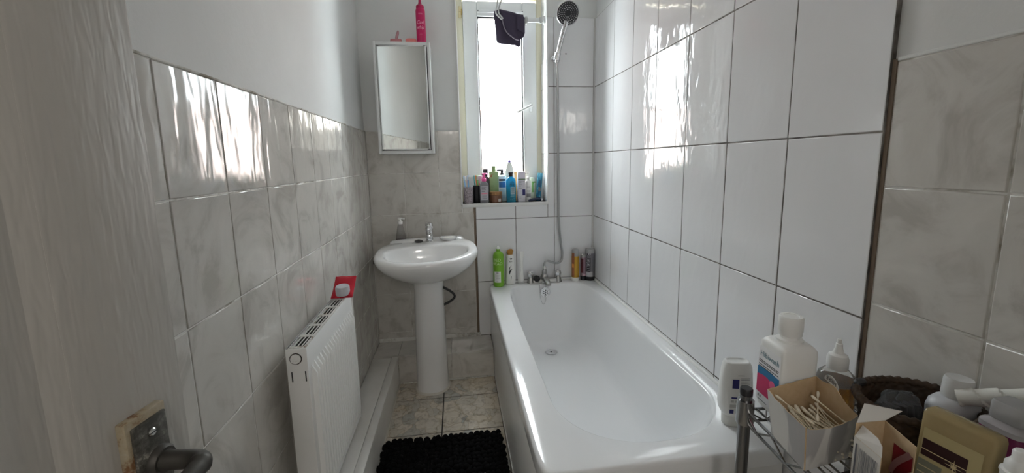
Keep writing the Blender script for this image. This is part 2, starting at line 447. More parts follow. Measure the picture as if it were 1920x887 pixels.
# trickle vent strip on the top rail
bm = NB(); box(bm, .163, .448, FY - .026, FY - .017, 2.195, 2.213, 0, .002); box(bm, .405, .420, FY - .029, FY - .025, 2.198, 2.209, 0, .001)
vent = obj('trickle_vent', bm, UPVC, win)
for x in (.168, .443):
    bm = NB(); lathe(bm, [(.004, 0), (.0035, .002)], seg=12); bmesh.ops.rotate(bm, matrix=Matrix.Rotation(PI / 2, 3, 'X'), verts=bm.verts)
    obj('screw', bm, BLACK, vent, loc=(x, FY - .0255, 2.204))
# hinge on the left jamb
bm = NB(); box(bm, .048, .066, FY - .008, FY + .004, 2.165, 2.20, 0, .003); box(bm, .050, .068, FY - .010, FY + .002, 2.20, 2.232, 0, .003); box(bm, .064, .071, FY - .014, FY - .004, 2.18, 2.215, 1, .002)
obj('hinge', bm, [mat('yellowed_plastic', (0.72, 0.62, 0.38, 1), 0.4), mat('brass', (0.5, 0.36, 0.14, 1), 0.3, 1.0)], win)
# espagnolette handle
hd = None
bm = NB(); box(bm, .482, .502, FY - .030, FY - .017, 1.598, 1.658, 0, .005)
hd = obj('handle', bm, UPVC, win)
bm = NB(); tube(bm, [(.492, FY - .030, 1.636), (.492, FY - .062, 1.636)], .009, 12)
tube(bm, [(.496, FY - .062, 1.639), (.460, FY - .066, 1.622), (.395, FY - .062, 1.592)], lambda q: .0085 - .003 * q, 12, smooth_sub=6, flat=1.2)
obj('lever', bm, UPVC, hd)
# sill board and corner beads round the opening
bm = NB(); box(bm, WX0 + .001, WX1 - .001, YB - .006, FY + .03, WZ0 - .022, WZ0, 0, .003)
obj('sill', bm, mat('white_sill_tile', (0.74, 0.74, 0.73, 1), 0.18), win)
bm = NB()
box(bm, WX0 - .006, WX0 + .003, YB - .009, YB + .012, WZ0 - .012, WZ1, 0, .002); box(bm, WX1 - .002, WX1 + .006, YB - .009, YB + .012, WZ0 - .012, 1.90, 0, .002)
box(bm, WX0 - .006, WX1 + .006, YB - .009, YB + .006, WZ0 - .014, WZ0 + .002, 0, .002)
obj('edge_bead', bm, mat('white_edge_bead', (0.72, 0.72, 0.71, 1), 0.3), win)

# ------------------------------------------------------------------ door, standing open on the left
DW, DH = 0.84, 1.98
dang = math.atan2(.987, .158)
door = thing('door_1', 'open white woodgrain panelled door in the near left corner', 'door', (-0.3555 - DW * .158, 0.542 - DW * .987, 0), (0, 0, dang), kind='structure')
DOORM = mat('door_paint', (0.375, 0.36, 0.33, 1), 0.5)
t = NT(DOORM); n1 = t.noise(t.coords((120, 120, 20)), 1.0, 1, 0.5, 0.3); t.bump(n1, 0.0022, 0.6)
bm = NB()
TH = .036
sx = [0.0, .125, DW / 2 - .05, DW / 2 + .05, DW - .122, DW]
szs = [0.008, .20, .80, .92, 1.50, 1.62, 1.87, DH]
# stiles and rails proud, panels sunk with a raised field
box(bm, 0, DW, .008, TH - .008, .008, DH)
for a in ((0, 1), (2, 3), (4, 5)): box(bm, sx[a[0]], sx[a[1]], 0, TH, .008, DH, 0, .003)
for a in ((0, 1), (2, 3), (4, 5), (6, 7)):
    for b in ((1, 2), (3, 4)): box(bm, sx[b[0]] - .002, sx[b[1]] + .002, 0, TH, szs[a[0]], szs[a[1]], 0, .003)
obj('door_leaf', bm, DOORM, door)
bm = NB()
for b in ((1, 2), (3, 4)):
    for a in ((1, 2), (3, 4), (5, 6)):
        x0, x1, z0, z1 = sx[b[0]], sx[b[1]], szs[a[0]], szs[a[1]]
        for side in (0, 1):
            yv = (lambda d: d) if side == 0 else (lambda d: TH - d)
            R = []
            for ins, d in ((-.001, .001), (.010, .0045), (.020, .0095), (.030, .0095), (.052, .003), (.06, .0025)):
                R.append([(x0 + ins, yv(d), z0 + ins), (x1 - ins, yv(d), z0 + ins), (x1 - ins, yv(d), z1 - ins), (x0 + ins, yv(d), z1 - ins)])
            loft(bm, R, cap0=False)
obj('panel', bm, DOORM, door, smooth=20)
# handle: painted block, worn metal plate, screw, lever
WORN = mat('worn_grey_metal', (0.20, 0.19, 0.17, 1), 0.5, 0.4)
t = NT(WORN); nn = t.noise(t.coords(), 55, 5, 0.7)
t.col(t.ramp(nn, [(0.42, (0.06, 0.057, 0.05, 1)), (0.58, (0.12, 0.115, 0.10, 1)), (0.66, (0.34, 0.32, 0.28, 1))]))
t.l(t.ramp(nn, [(0.5, (.5, .5, .5, 1)), (0.62, (0, 0, 0, 1))]), t.p.inputs['Metallic'])
BLK = mat('yellowed_block_paint', (0.34, 0.28, 0.19, 1), 0.5)
t = NT(BLK); t.col(t.ramp(t.noise(t.coords(), 40, 4, 0.7), [(0.38, (0.16, 0.08, 0.035, 1)), (0.47, (0.30, 0.25, 0.17, 1)), (0.7, (0.36, 0.32, 0.25, 1))]))
px0, px1 = DW - .0885, DW - .038
bm = NB(); box(bm, px0, px1, -.010, .002, .862, 1.015, 0, .0022)
hb = obj('backing_block', bm, BLK, door)
bm = NB(); box(bm, px0 + .005, px1 - .004, -.0135, -.009, .868, 1.006, 0, .0015)
pl = obj('handle_plate', bm, WORN, door)
bm = NB(); lathe(bm, [(.0046, 0), (.0046, .0012), (.0034, .0024)], seg=16); box(bm, -.0045, .0045, -.0006, .0006, .0015, .0026, 1)
bmesh.ops.rotate(bm, matrix=Matrix.Rotation(PI / 2, 3, 'X'), verts=bm.verts)
obj('screw', bm, [mat('steel', (0.5, 0.5, 0.48, 1), 0.3, 1.0), BLACK], pl, loc=(px0 + .026, -.0133, .990))
bm = NB(); hx = px0 + .030
suploft(bm, [(.0, 0.0, 0)], 2) if 0 else None
tube(bm, [(hx, -.012, .952), (hx, -.024, .952), (hx + .002, -.040, .951), (hx + .002, -.052, .951), (hx - .004, -.064, .951), (hx - .030, -.070, .951), (hx - .080, -.068, .949), (hx - .108, -.066, .947)],
     lambda q: .0125 - .002 * math.sin(PI * min(1, q * 1.6)) if q < .6 else .0105, 16, smooth_sub=6)
lathe(bm, [(.0175, 0), (.0175, .004), (.0145, .008)], seg=24)
for v in bm.verts[-72:]: pass
bm.verts.ensure_lookup_table()
lv = bm.verts[-72:]
for v in lv: v.co = Vector((hx + v.co.x, -.013 - v.co.z, .952 + v.co.y))
obj('lever', bm, mat('dark_worn_metal', (0.06, 0.056, 0.05, 1), 0.5, 0.5), door)

# ------------------------------------------------------------------ bath
RZ = 0.512
bath = thing('bathtub', 'white acrylic bathtub along the right wall under the window', 'bathtub', (0.5265, 1.735, 0))
ox, oy = 0.5265, 1.735
def dring(a, yn, yf, z, nn_, nf, cx=.543, split=None, k=128):
    y0 = yn + (split if split else a * .98); o = []
    for i in range(k):
        q = 2 * PI * i / k; c, s = math.cos(q), math.sin(q)
        n_ = nf if s >= 0 else nn_
        bb = (yf - y0) if s >= 0 else (y0 - yn)
        o.append((cx + a * math.copysign(abs(c) ** (2 / n_), c) - ox, y0 + bb * math.copysign(abs(s) ** (2 / n_), s) - oy, z))
    return o
bm = NB()
X0, X1, Y0, Y1 = .180, .8700, .903, 2.564
def oring(ins, z, n=26): return sup((X1 - X0) / 2 - ins, (Y1 - Y0) / 2 - ins, n, 128, (X0 + X1) / 2 - ox, (Y0 + Y1) / 2 - oy, z)
R = [oring(.016, RZ - .048), oring(0, RZ - .048), oring(0, RZ - .010), oring(.002, RZ - .004), oring(.006, RZ - .0008), oring(.011, RZ, 20)]
R += [dring(.268, .979, 2.487, RZ + .0005, 2.25, 9), dring(.264, .983, 2.484, RZ - .002, 2.25, 9), dring(.261, .987, 2.481, RZ - .008, 2.25, 9), dring(.2585, .992, 2.479, RZ - .025, 2.25, 8)]
for a, yn, yf, z, nf in ((.252, 1.04, 2.468, .40, 7), (.243, 1.10, 2.459, .31, 6.5), (.232, 1.17, 2.451, .235, 6), (.221, 1.235, 2.442, .190, 5.5), (.205, 1.29, 2.428, .160, 5), (.185, 1.33, 2.408, .145, 4.5), (.155, 1.38, 2.375, .137, 4), (.08, 1.55, 2.25, .1345, 3), (.02, 1.8, 2.0, .134, 2.5)):
    R.append(dring(a, yn, yf, z, 2.3, nf))
R = [[(max(X0 - ox, min(X1 - ox, p[0])), p[1], p[2]) for p in r] for r in R]
loft(bm, R, cap0=False)
tub = obj('tub', bm, ACRYL, bath, smooth=50)
# side and end panels
PANEL = mat('bath_panel', (0.80, 0.80, 0.79, 1), 0.28)
bm = NB(); box(bm, .186 - ox, .194 - ox, .93 - oy, 2.562 - oy, .002, RZ - .045, 0, .002); box(bm, .183 - ox, .187 - ox, .93 - oy, 2.34 - oy, 0.004, .03, 0, .001)
obj('side_panel', bm, PANEL, bath)
bm = NB(); box(bm, .188 - ox, .862 - ox, .922 - oy, .931 - oy, .002, RZ - .047, 0, .002)
obj('end_panel', bm, PANEL, bath)
# overflow rose on the foot end, drain in the floor
bm = NB()
lathe(bm, [(.0, .0045), (.013, .0048), (.0225, .003), (.0235, .005), (.031, .004), (.0325, 0)][::-1], seg=36, cap0=True)
ov = None
MX = Matrix.Rotation(PI / 2, 3, 'X')
bmesh.ops.rotate(bm, matrix=MX, verts=bm.verts)
ov = obj('overflow_cover', bm, CHROME, bath, loc=(.531 - ox, 2.4745 - oy, .464))
bm = NB()
for k in range(7):
    a = 2 * PI * k / 6 + PI / 6; rr = .0128 if k < 6 else 0
    lathe(bm, [(.0034, 0), (.0034, .002)], cx=rr * math.cos(a), cy=rr * math.sin(a), seg=12, z0=.0042)
bmesh.ops.rotate(bm, matrix=MX, verts=bm.verts)
obj('overflow_hole', bm, BLACK, ov)
bm = NB(); lathe(bm, [(.037, 0), (.036, .0025), (.029, .002), (.025, -.004), (.020, -.005)], seg=32, cap1=False); lathe(bm, [(.0255, -.004), (.001, -.0045)], seg=24, mi=1)
for k in range(6):
    a = PI * k / 3; box(bm, .004, .024, -.0015, .0015, -.003, -.001, 0, M=Matrix.Rotation(a, 4, 'Z'))
lathe(bm, [(.006, -.003), (.006, 0)], seg=12)
obj('drain', bm, [CHROME, BLACK], bath, loc=(.531 - ox, 2.315 - oy, .1385))

# bead of white sealant along the tiled walls
bm = NB(); tube(bm, [(.8685, Y0 + .002, RZ + .001), (.8685, 2.562, RZ + .001), (.186, 2.562, RZ + .001)], .0072, 8)
tag(obj('trim_4', bm, mat('white_bath_sealant', (0.80, 0.80, 0.79, 1), 0.35)), 'white sealant bead where the bath rim meets the tiled walls', 'sealant', kind='structure')
# bath mixer tap
DULL = mat('limescaled_chrome', (0.44, 0.44, 0.43, 1), 0.3, 0.85)
tap = thing('bath_mixer_tap', 'chrome bath mixer tap with two faceted handles on the bath end', 'tap', (.5365, 2.527, RZ))
bm = NB()
box(bm, -.100, .100, -.024, .024, 0, .005, 0, .002)
suploft(bm, [(.098, .019, .005, 4), (.096, .017, .018, 4), (.092, .012, .026, 3)], k=40)
suploft(bm, [(.026, .024, .004, 3), (.024, .022, .03, 3), (.019, .019, .05, 2.5), (.015, .015, .058, 2)], k=28)
obj('tap_body', bm, DULL, tap)
bm = NB(); tube(bm, [(0, -.012, .026), (.001, -.05, .030), (.003, -.085, .022), (.004, -.100, .010)], lambda q: .020 - .003 * q, 16, smooth_sub=6, flat=.8)
obj('spout', bm, DULL, tap)
for x in (-.0895, .0895):
    bm = NB(); lathe(bm, [(.0245, 0), (.0235, .006), (.019, .022), (.015, .034), (.014, .038)], seg=24)
    pl_ = obj('pillar', bm, DULL, tap, loc=(x, 0, .002))
    bm = NB(); lathe(bm, [(.012, 0), (.019, .004), (.0225, .010), (.0225, .026), (.019, .036), (.010, .041), (.002, .0415)], seg=7)
    obj('handle', bm, CHROME, pl_, smooth=10, loc=(0, 0, .037), rot=(0, 0, .25))
bm = NB(); lathe(bm, [(.0165, 0), (.0165, .024), (.013, .028), (.013, .034)], seg=8)
obj('diverter', bm, DULL, tap, loc=(0.001, 0, .055), smooth=15)
# plug laid on the tap, its chain running down to the overflow
plug = thing('bath_plug', 'black rubber bath plug resting by the left tap handle, chain hanging', 'plug', (.478, 2.505, .5385))
bm = NB(); lathe(bm, [(.016, 0), (.021, .002), (.022, .010), (.019, .014), (.006, .015), (.005, .020), (.001, .021)], seg=22)
obj('stopper', bm, RUBBER, plug, rot=(.75, .25, 0), loc=(.002, 0, .004))
bm = NB()
q0 = Vector((.478, 2.505, .5385))
ch = catmull([Vector(p) - q0 for p in ((.487, 2.497, .540), (.491, 2.482, .518), (.4935, 2.474, .50), (.496, 2.4685, .455), (.501, 2.4645, .415), (.512, 2.462, .392), (.524, 2.462, .396), (.531, 2.464, .424), (.531, 2.467, .450))], 14)
tube(bm, ch, lambda q: .0011 + .0007 * (int(q * 400) % 2), 6)
obj('chain', bm, CHROME, plug)

# hand shower on its wall bracket, hose looping down to the tap
br = thing('shower_bracket', 'chrome wall bracket holding the hand shower beside the window', 'bracket', (.612, YB, 1.895))
bm = NB(); lathe(bm, [(.019, 0), (.019, .006), (.013, .010), (.011, .030)], seg=24); bmesh.ops.rotate(bm, matrix=MX, verts=bm.verts)
obj('wall_plate', bm, CHROME, br)
bm = NB(); lathe(bm, [(.0185, -.02), (.019, .02), (.0165, .022), (.0155, -.02)], seg=24, cap0=False, cap1=False)
obj('cradle', bm, CHROME, br, loc=(.010, -.042, .004), rot=(.20, .20, 0))
sh = thing('hand_shower', 'chrome hand shower with round dark spray face and long hose', 'shower head', (.622, 2.523, 1.893))
q0 = Vector((.622, 2.523, 1.893))
bm = NB(); tube(bm, [(0, .002, -.028), (.002, 0, 0), (.012, -.012, .06), (.026, -.040, .13), (.034, -.060, .165)], lambda q: .0115 + .004 * q, 14, smooth_sub=6)
obj('handle', bm, CHROME, sh)
hc = Vector((.0405, -.088, .222)); nrm = Vector((-.10, -.93, -.36)).normalized()
qr = nrm.to_track_quat('Z', 'Y').to_euler()
bm = NB(); lathe(bm, [(.030, -.030), (.052, -.024), (.064, -.010), (.0665, 0), (.064, .004), (.060, .0045)], seg=44)
obj('head', bm, mat('satin_chrome_plastic', (0.62, 0.62, 0.63, 1), 0.22, 0.55), sh, loc=hc, rot=qr)
bm = NB(); lathe(bm, [(.0605, .003), (.0595, .0062), (.002, .0072)], seg=44, mi=0)
hf = obj('spray_face', bm, mat('dark_spray_face', (0.03, 0.03, 0.034, 1), 0.3), sh, loc=hc, rot=qr)
bm = NB()
for r_, n_ in ((.052, 30), (.040, 24), (.030, 18), (.020, 12)):
    for k in range(n_):
        a = 2 * PI * (k + .5 * (r_ < .05)) / n_; lathe(bm, [(.0027, 0), (.0022, .0022)], cx=r_ * math.cos(a), cy=r_ * math.sin(a), seg=6, z0=.0060)
obj('nozzles', bm, mat('pale_nozzle', (0.62, 0.62, 0.63, 1), 0.4), hf)
bm = NB(); tube(bm, [(.032, -.056, .158), (.036, -.070, .186)], .0165, 14)
obj('neck', bm, CHROME, sh)
HOSE = mat('steel_hose', (0.42, 0.42, 0.42, 1), 0.3, 1.0)
bm = NB()
pts = [(.621, 2.526, 1.868), (.628, 2.537, 1.72), (.632, 2.544, 1.35), (.634, 2.547, 1.05), (.637, 2.547, .90), (.648, 2.545, .77), (.657, 2.542, .70), (.650, 2.538, .650), (.620, 2.533, .634), (.580, 2.530, .645), (.552, 2.528, .655), (.538, 2.527, .637), (.5375, 2.527, .598)]
P = catmull([Vector(p) - q0 for p in pts], 24)
# corrugated: alternate radii along the path
L = [0]; [L.append(L[-1] + (b - a).length) for a, b in zip(P[:-1], P[1:])]
Q = []; step = .0032; j = 0; s_ = 0
while s_ < L[-1]:
    while L[j + 1] < s_: j += 1
    f_ = (s_ - L[j]) / max(1e-9, L[j + 1] - L[j]); Q.append(P[j].lerp(P[j + 1], f_)); s_ += step
nq = len(Q)
tube(bm, Q, lambda q: .0066 + .0009 * (round(q * (nq - 1)) % 2), 10)
obj('hose', bm, HOSE, sh)
bm = NB(); lathe(bm, [(.010, 0), (.0105, .016), (.008, .024)], seg=14)
obj('hose_nut', bm, CHROME, sh, loc=Vector((.5375, 2.527, .600)) - q0 - Vector((0, 0, .004)))

# ------------------------------------------------------------------ basin on its pedestal
bs = thing('wash_basin', 'white ceramic wash basin on a pedestal under the mirror cabinet', 'wash basin', (-.18, 2.33, 0))
def bring(a, bf, bb, z, nf=2.15, nb=3.2, dy=0, k=96):
    o = []; bf = bf * 1.25 if k == 96 else bf
    for i in range(k):
        q = 2 * PI * i / k; c, s = math.cos(q), math.sin(q); n_ = nb if s >= 0 else nf; b_ = bb if s >= 0 else bf
        o.append((a * math.copysign(abs(c) ** (2 / n_), c), dy + b_ * math.copysign(abs(s) ** (2 / n_), s), z))
    if k == 96: o = [(x_, y_, .80 - (.80 - z_) * .80 if z_ < .80 else z_) for x_, y_, z_ in o]
    return o
bm = NB()
T = .845; BLOC, BROT = (.022, -.020, -.031), (.065, -.026, .045)
R = [bring(.06, .06, .16, .655), bring(.115, .085, .20, .664), bring(.17, .115, .2255, .688), bring(.215, .148, .232, .724), bring(.250, .178, .2335, .764), bring(.270, .196, .234, .800), bring(.2775, .2035, .2345, .822), bring(.277, .203, .2345, .836), bring(.271, .197, .2345, .844),
     bring(.262, .189, .2335, .848), bring(.246, .176, .190, .8465, 2.15, 3.0), bring(.236, .169, .120, .8455, 2.15, 2.9), bring(.229, .163, .110, .842, 2.15, 2.6), bring(.222, .157, .104, .833, 2.15, 2.6),
     bring(.212, .148, .098, .800, 2.1, 2.5), bring(.196, .134, .088, .76, 2.1, 2.4), bring(.165, .110, .072, .724, 2.0, 2.2), bring(.11, .075, .055, .705, 2, 2), bring(.03, .025, .025, .699, 2, 2), bring(.022, .02, .02, .690, 2, 2)]
loft(bm, R)
basin = obj('bowl', bm, CERAM, bs, smooth=60, loc=BLOC, rot=BROT)
bm = NB()   # low upstand along the wall
loft(bm, [[(x, y, z) for x, y, z in ((x_, .2345, .842), (x_, .2345, .862 - d), (x_, .226, .8625 - d), (x_, .214, .857 - d), (x_, .200, .844))] for x_, d in ((-.215, .012), (-.20, .004), (-.15, 0), (0, 0), (.15, 0), (.20, .004), (.215, .012))])
obj('upstand', bm, CERAM, bs, smooth=60, loc=BLOC, rot=BROT)
T -= .0205
bm = NB()
def pring(a, bf, bb, z): return bring(a, bf, bb, z, 2.3, 5, -.022, 48)
loft(bm, [pring(.095, .118, .024, 0), pring(.094, .117, .024, .010), pring(.091, .112, .024, .022), pring(.088, .106, .024, .20), pring(.083, .098, .024, .45), pring(.080, .094, .024, .58), pring(.086, .098, .024, .635), pring(.090, .102, .024, .655)])
obj('pedestal', bm, CERAM, bs, smooth=60)
bm = NB(); loft(bm, [pring(.101, .124, .024, 0), pring(.099, .122, .024, .006), pring(.094, .117, .024, .010)], cap1=False)
obj('sealant', bm, mat('white_sealant', (0.64, 0.61, 0.55, 1), 0.6), bs, smooth=60)
bm = NB(); torus(bm, .0105, .0022, seg=24, rs=8); lathe(bm, [(.0105, -.001), (.001, -.0015)], seg=24, mi=1)
obj('overflow_hole', bm, [CHROME, BLACK], bs, loc=(.016, .0700, .785), rot=(PI / 2 + .34, 0, .045))
# basin tap
bt = thing('basin_mixer_tap', 'chrome single lever mixer tap on the wash basin', 'tap', (-.172, 2.466, T + .0005))
bm = NB(); lathe(bm, [(.026, 0), (.026, .005), (.0215, .008), (.0205, .062), (.0215, .066)], seg=28)
obj('tap_body', bm, CHROME, bt)
bm = NB(); tube(bm, [(0, -.01, .040), (.0, -.05, .048), (.0, -.088, .044), (0, -.098, .034)], lambda q: .0145 - .003 * q, 14, smooth_sub=5, flat=.8)
obj('spout', bm, CHROME, bt)
bm = NB(); lathe(bm, [(.0215, .068), (.0225, .072), (.0225, .098), (.019, .110), (.008, .114)], seg=28); box(bm, -.009, .009, -.062, 0, .100, .109, 0, .003)
obj('lever', bm, CHROME, bt)
# basin plug with chain
pg = thing('basin_plug', 'dark basin plug on the rim left of the tap, chain hanging', 'plug', (-.235, 2.448, T - .0005))
bm = NB(); lathe(bm, [(.020, 0), (.024, .003), (.024, .009), (.018, .012), (.002, .0125)], seg=26); torus(bm, .0065, .0012, .0135, seg=16, rs=6)
obj('stopper', bm, mat('dark_grey_rubber', (0.06, 0.06, 0.06, 1), 0.4), pg)
bm = NB(); tube(bm, [(-.015, -.012, .005), (-.026, -.024, .003), (-.033, -.034, -.004), (-.034, -.045, -.05), (-.034, -.062, -.10), (-.028, -.09, -.125)], .0014, 6, smooth_sub=10)
obj('chain', bm, CHROME, pg)
# soap dish and soap
sd = thing('soap_dish', 'round white soap dish on the right corner of the basin', 'soap dish', (-.062, 2.462, T + .003))
bm = NB(); suploft(bm, [(.034, .026, 0), (.040, .031, .003), (.052, .041, .016), (.054, .043, .020), (.051, .040, .020), (.040, .031, .008), (.02, .015, .0065)], 2.0, 40)
obj('dish', bm, CERAM, sd)
sp_ = thing('soap_bar', 'white soap bar lying in the soap dish', 'soap', (-.060, 2.460, T + .012))
bm = NB(); suploft(bm, [(.024, .014, 0), (.030, .019, .003), (.031, .020, .009), (.026, .016, .0125), (.01, .006, .013)], 2.6, 32)
obj('soap', bm, mat('soap', (0.82, 0.82, 0.78, 1), 0.4), sp_)
# hose under the basin and the isolating valve by the left wall
bm = NB(); tube(bm, [(-.130, 2.440, .560), (-.095, 2.450, .535), (-.062, 2.455, .512), (-.040, 2.456, .488), (-.042, 2.457, .468), (-.070, 2.458, .445), (-.11, 2.458, .425), (-.135, 2.455, .40)], .0075, 10, smooth_sub=8)
tag(obj('supply_hose', bm, mat('dark_braided_hose', (0.06, 0.06, 0.06, 1), 0.5, 0.3)), 'dark flexible hose curving out behind the basin pedestal', 'hose')
vv = thing('isolating_valve', 'dark shut-off valve under the left end of the basin', 'valve', (-.488, 2.535, .70))
bm = NB(); tube(bm, [(0, .025, 0), (0, -.02, 0)], .012, 14); tube(bm, [(-.026, -.018, 0), (.034, -.018, 0)], .0125, 14); tube(bm, [(.034, -.018, 0), (.06, -.018, 0)], .008, 12)
obj('valve_body', bm, mat('tarnished_metal', (0.05, 0.045, 0.04, 1), 0.45, 0.5), vv)
bm = NB(); lathe(bm, [(.014, 0), (.016, .004), (.015, .014), (.008, .017)], seg=16)
obj('knob', bm, BLACK, vv, loc=(0, -.018, .012))

# ------------------------------------------------------------------ mirror cabinet
CX0, CX1, CZ0, CZ1, CY0 = -.4255, -.1195, 1.340, 1.943, 2.430
cab = thing('mirror_cabinet', 'white bathroom cabinet with mirrored door above the wash basin', 'cabinet', ((CX0 + CX1) / 2, YB, CZ0))
W2, HH, DD = (CX1 - CX0) / 2, CZ1 - CZ0, YB - CY0
CABW = mat('cabinet_white', (0.70, 0.71, 0.71, 1), 0.3)
bm = NB()
box(bm, -W2, -W2 + .016, -DD, -.001, 0, HH, 0, .0015); box(bm, W2 - .016, W2, -DD, -.001, 0, HH, 0, .0015)
box(bm, -W2 + .016, W2 - .016, -DD, -.001, HH - .018, HH, 0, .0015); box(bm, -W2 + .016, W2 - .016, -DD, -.001, 0, .018, 0, .0015)
box(bm, -W2 + .01, W2 - .01, -.012, -.001, .01, HH - .01); box(bm, -W2 + .01, W2 - .01, -DD + .03, -.012, .01, HH - .01, 1)
obj('carcass', bm, [CABW, BLACK], cab)
bm = NB(); ring_frame(bm, -W2 + .0195, W2 - .0195, .0205, HH - .0215, .006, -DD + .001, -DD + .016, 0, .001)
for v in bm.verts: v.co -= Vector((-W2 + .0195, -DD + .016, 0))
dr = obj('door', bm, CABW, cab, loc=(-W2 + .0195, -DD + .016, 0), rot=(0, 0, -.075))
bm = NB(); box(bm, -W2 + .024, W2 - .024, -DD + .003, -DD + .013, .025, HH - .026, 0)
MIR = mat('mirror_glass', (0.86, 0.89, 0.87, 1), 0.015, 1.0)
for v in bm.verts: v.co -= Vector((-W2 + .0195, -DD + .016, 0))
obj('mirror', bm, MIR, dr, smooth=0)
for x, z in ((-W2 + .020, .021), (W2 - .034, .021), (-W2 + .020, HH - .027), (W2 - .034, HH - .027)):
    bm = NB(); box(bm, x, x + .014, -DD - .0005, -DD + .010, z, z + .004, 0, .0008)
    for v in bm.verts: v.co -= Vector((-W2 + .0195, -DD + .016, 0))
    obj('corner_clip', bm, mat('grey_clip', (0.08, 0.085, 0.08, 1), 0.4), dr)

# ------------------------------------------------------------------ radiator
RX0, RX1, RY0, RY1, RB, RT = -.486, -.420, 1.150, 1.662, .235, .785
rad = thing('radiator', 'white panel radiator with slotted top grille on the left wall', 'radiator', (-.453, 1.406, RB))
qo = Vector((-.453, 1.406, RB))
RADW = mat('radiator_enamel', (0.80, 0.80, 0.79, 1), 0.32)
bm = NB()
ny = 19; pitch = (RY1 - RY0 - .05) / ny
ys = [RY0 + .0] + [RY0 + .025 + pitch * (k + q) for k in range(ny) for q in (0.0, .30, .37, .63, .70)] + [RY0 + .025 + pitch * ny, RY1]
def prof(y):
    q = (y - RY0 - .025) / pitch
    if q < 0 or q >= ny: return 0.0
    q -= math.floor(q + 1e-6); return 1.0 if .34 < q < .66 else 0.0
zs_ = [RB, RB + .022, RB + .040, RB + .065, RT - .095, RT - .068, RT - .048, RT - .010, RT - .003, RT]
gz = [0, 0, 0, 1, 1, 0, 0, 0, 0, 0]; inx = [.004, 0, 0, 0, 0, 0, 0, 0, -.002, -.007]
V = [[bm.verts.new(Vector((RX1 - .014 + .014 * (prof(y) * gz[i]) + (inx[i] if inx[i] < 0 else -inx[i]), y, z)) - qo) for y in ys] for i, z in enumerate(zs_)]
for i in range(len(zs_) - 1):
    for j in range(len(ys) - 1): bm.faces.new((V[i][j], V[i][j + 1], V[i + 1][j + 1], V[i + 1][j]))
obj('front_panel', bm, RADW, rad, smooth=25)
bm = NB(); box(bm, RX0 - qo.x, RX0 + .008 - qo.x, RY0 - qo.y, RY1 - qo.y, 0, RT - RB, 0, .002)
obj('rear_panel', bm, RADW, rad)
for yv in (RY0 - .002, RY1 - .002):
    bm = NB(); box(bm, RX0 - qo.x, RX1 - .010 - qo.x, yv - qo.y, yv + .004 - qo.y, .004, RT - RB - .001, 0, .0015)
    if yv < RY0:
        for x in (-.026, .010): box(bm, x + .004, x + .007, yv - .0012 - qo.y, yv + .002 - qo.y, RT - RB - .098, RT - RB - .068, 1)
    cap = obj('end_panel', bm, [RADW, BLACK], rad)
    if yv < RY0:
        bm = NB(); lathe(bm, [(.0165, 0), (.0165, .001)], seg=28, mi=1); lathe(bm, [(.0140, .001), (.0135, .004), (.007, .0045), (.0065, .002), (.001, .002)], seg=28)
        bmesh.ops.rotate(bm, matrix=MX, verts=bm.verts)
        obj('blanking_plug', bm, [RADW, mat('rust_black', (0.035, 0.025, 0.02, 1), 0.7)], cap, loc=(-.007, yv - qo.y, RT - RB - .030))
RUST = mat('grille_enamel', (0.62, 0.61, 0.58, 1), 0.4)
t = NT(RUST); t.col(t.ramp(t.noise(t.coords(), 22, 5, 0.75), [(0.33, (0.20, 0.12, 0.06, 1)), (0.43, (0.60, 0.59, 0.56, 1))]))
bm = NB(); zt = RT - RB
gx0, gx1 = RX0 + .002 - qo.x, RX1 - .0145 - qo.x
box(bm, gx0, gx0 + .006, RY0 - qo.y, RY1 - qo.y, zt - .004, zt, 0, .001); box(bm, gx1 - .006, gx1, RY0 - qo.y, RY1 - qo.y, zt - .004, zt, 0, .001)
nsec = 6; sl = (RY1 - RY0 - .012) / nsec
for k in range(nsec + 1):
    yc = RY0 + .006 + k * sl - qo.y
    for d in ((-.008, -.004), (-.002, .002), (.004, .008)):
        if (k == 0 and d[0] < -.003) or (k == nsec and d[1] > .003): continue
        box(bm, gx0 + .004, gx1 - .004, yc + d[0], yc + d[1], zt - .0022, zt - .0005)
for k in range(1, 4):
    xc = gx0 + .003 + (gx1 - gx0 - .006) * k / 4
    box(bm, xc - .0016, xc + .0016, RY0 - qo.y + .006, RY1 - qo.y - .006, zt - .0026, zt - .0012)
gr = obj('top_grille', bm, RUST, rad)
bm = NB(); box(bm, gx0 + .003, gx1 - .003, RY0 + .006 - qo.y, RY1 - .006 - qo.y, .02, zt - .014)  # solid near-black box paints the shade between the grille bars, in place of fins
obj('slot_shade', bm, mat('slot_shade_black', (0.035, 0.032, 0.028, 1), 0.9), rad)
for yv in (RY0 + .10, RY1 - .10):
    bm = NB(); box(bm, XL - qo.x + .0005, RX0 + .001 - qo.x, yv - .012 - qo.y, yv + .012 - qo.y, .06, zt - .06)
    obj('bracket', bm, RADW, rad)

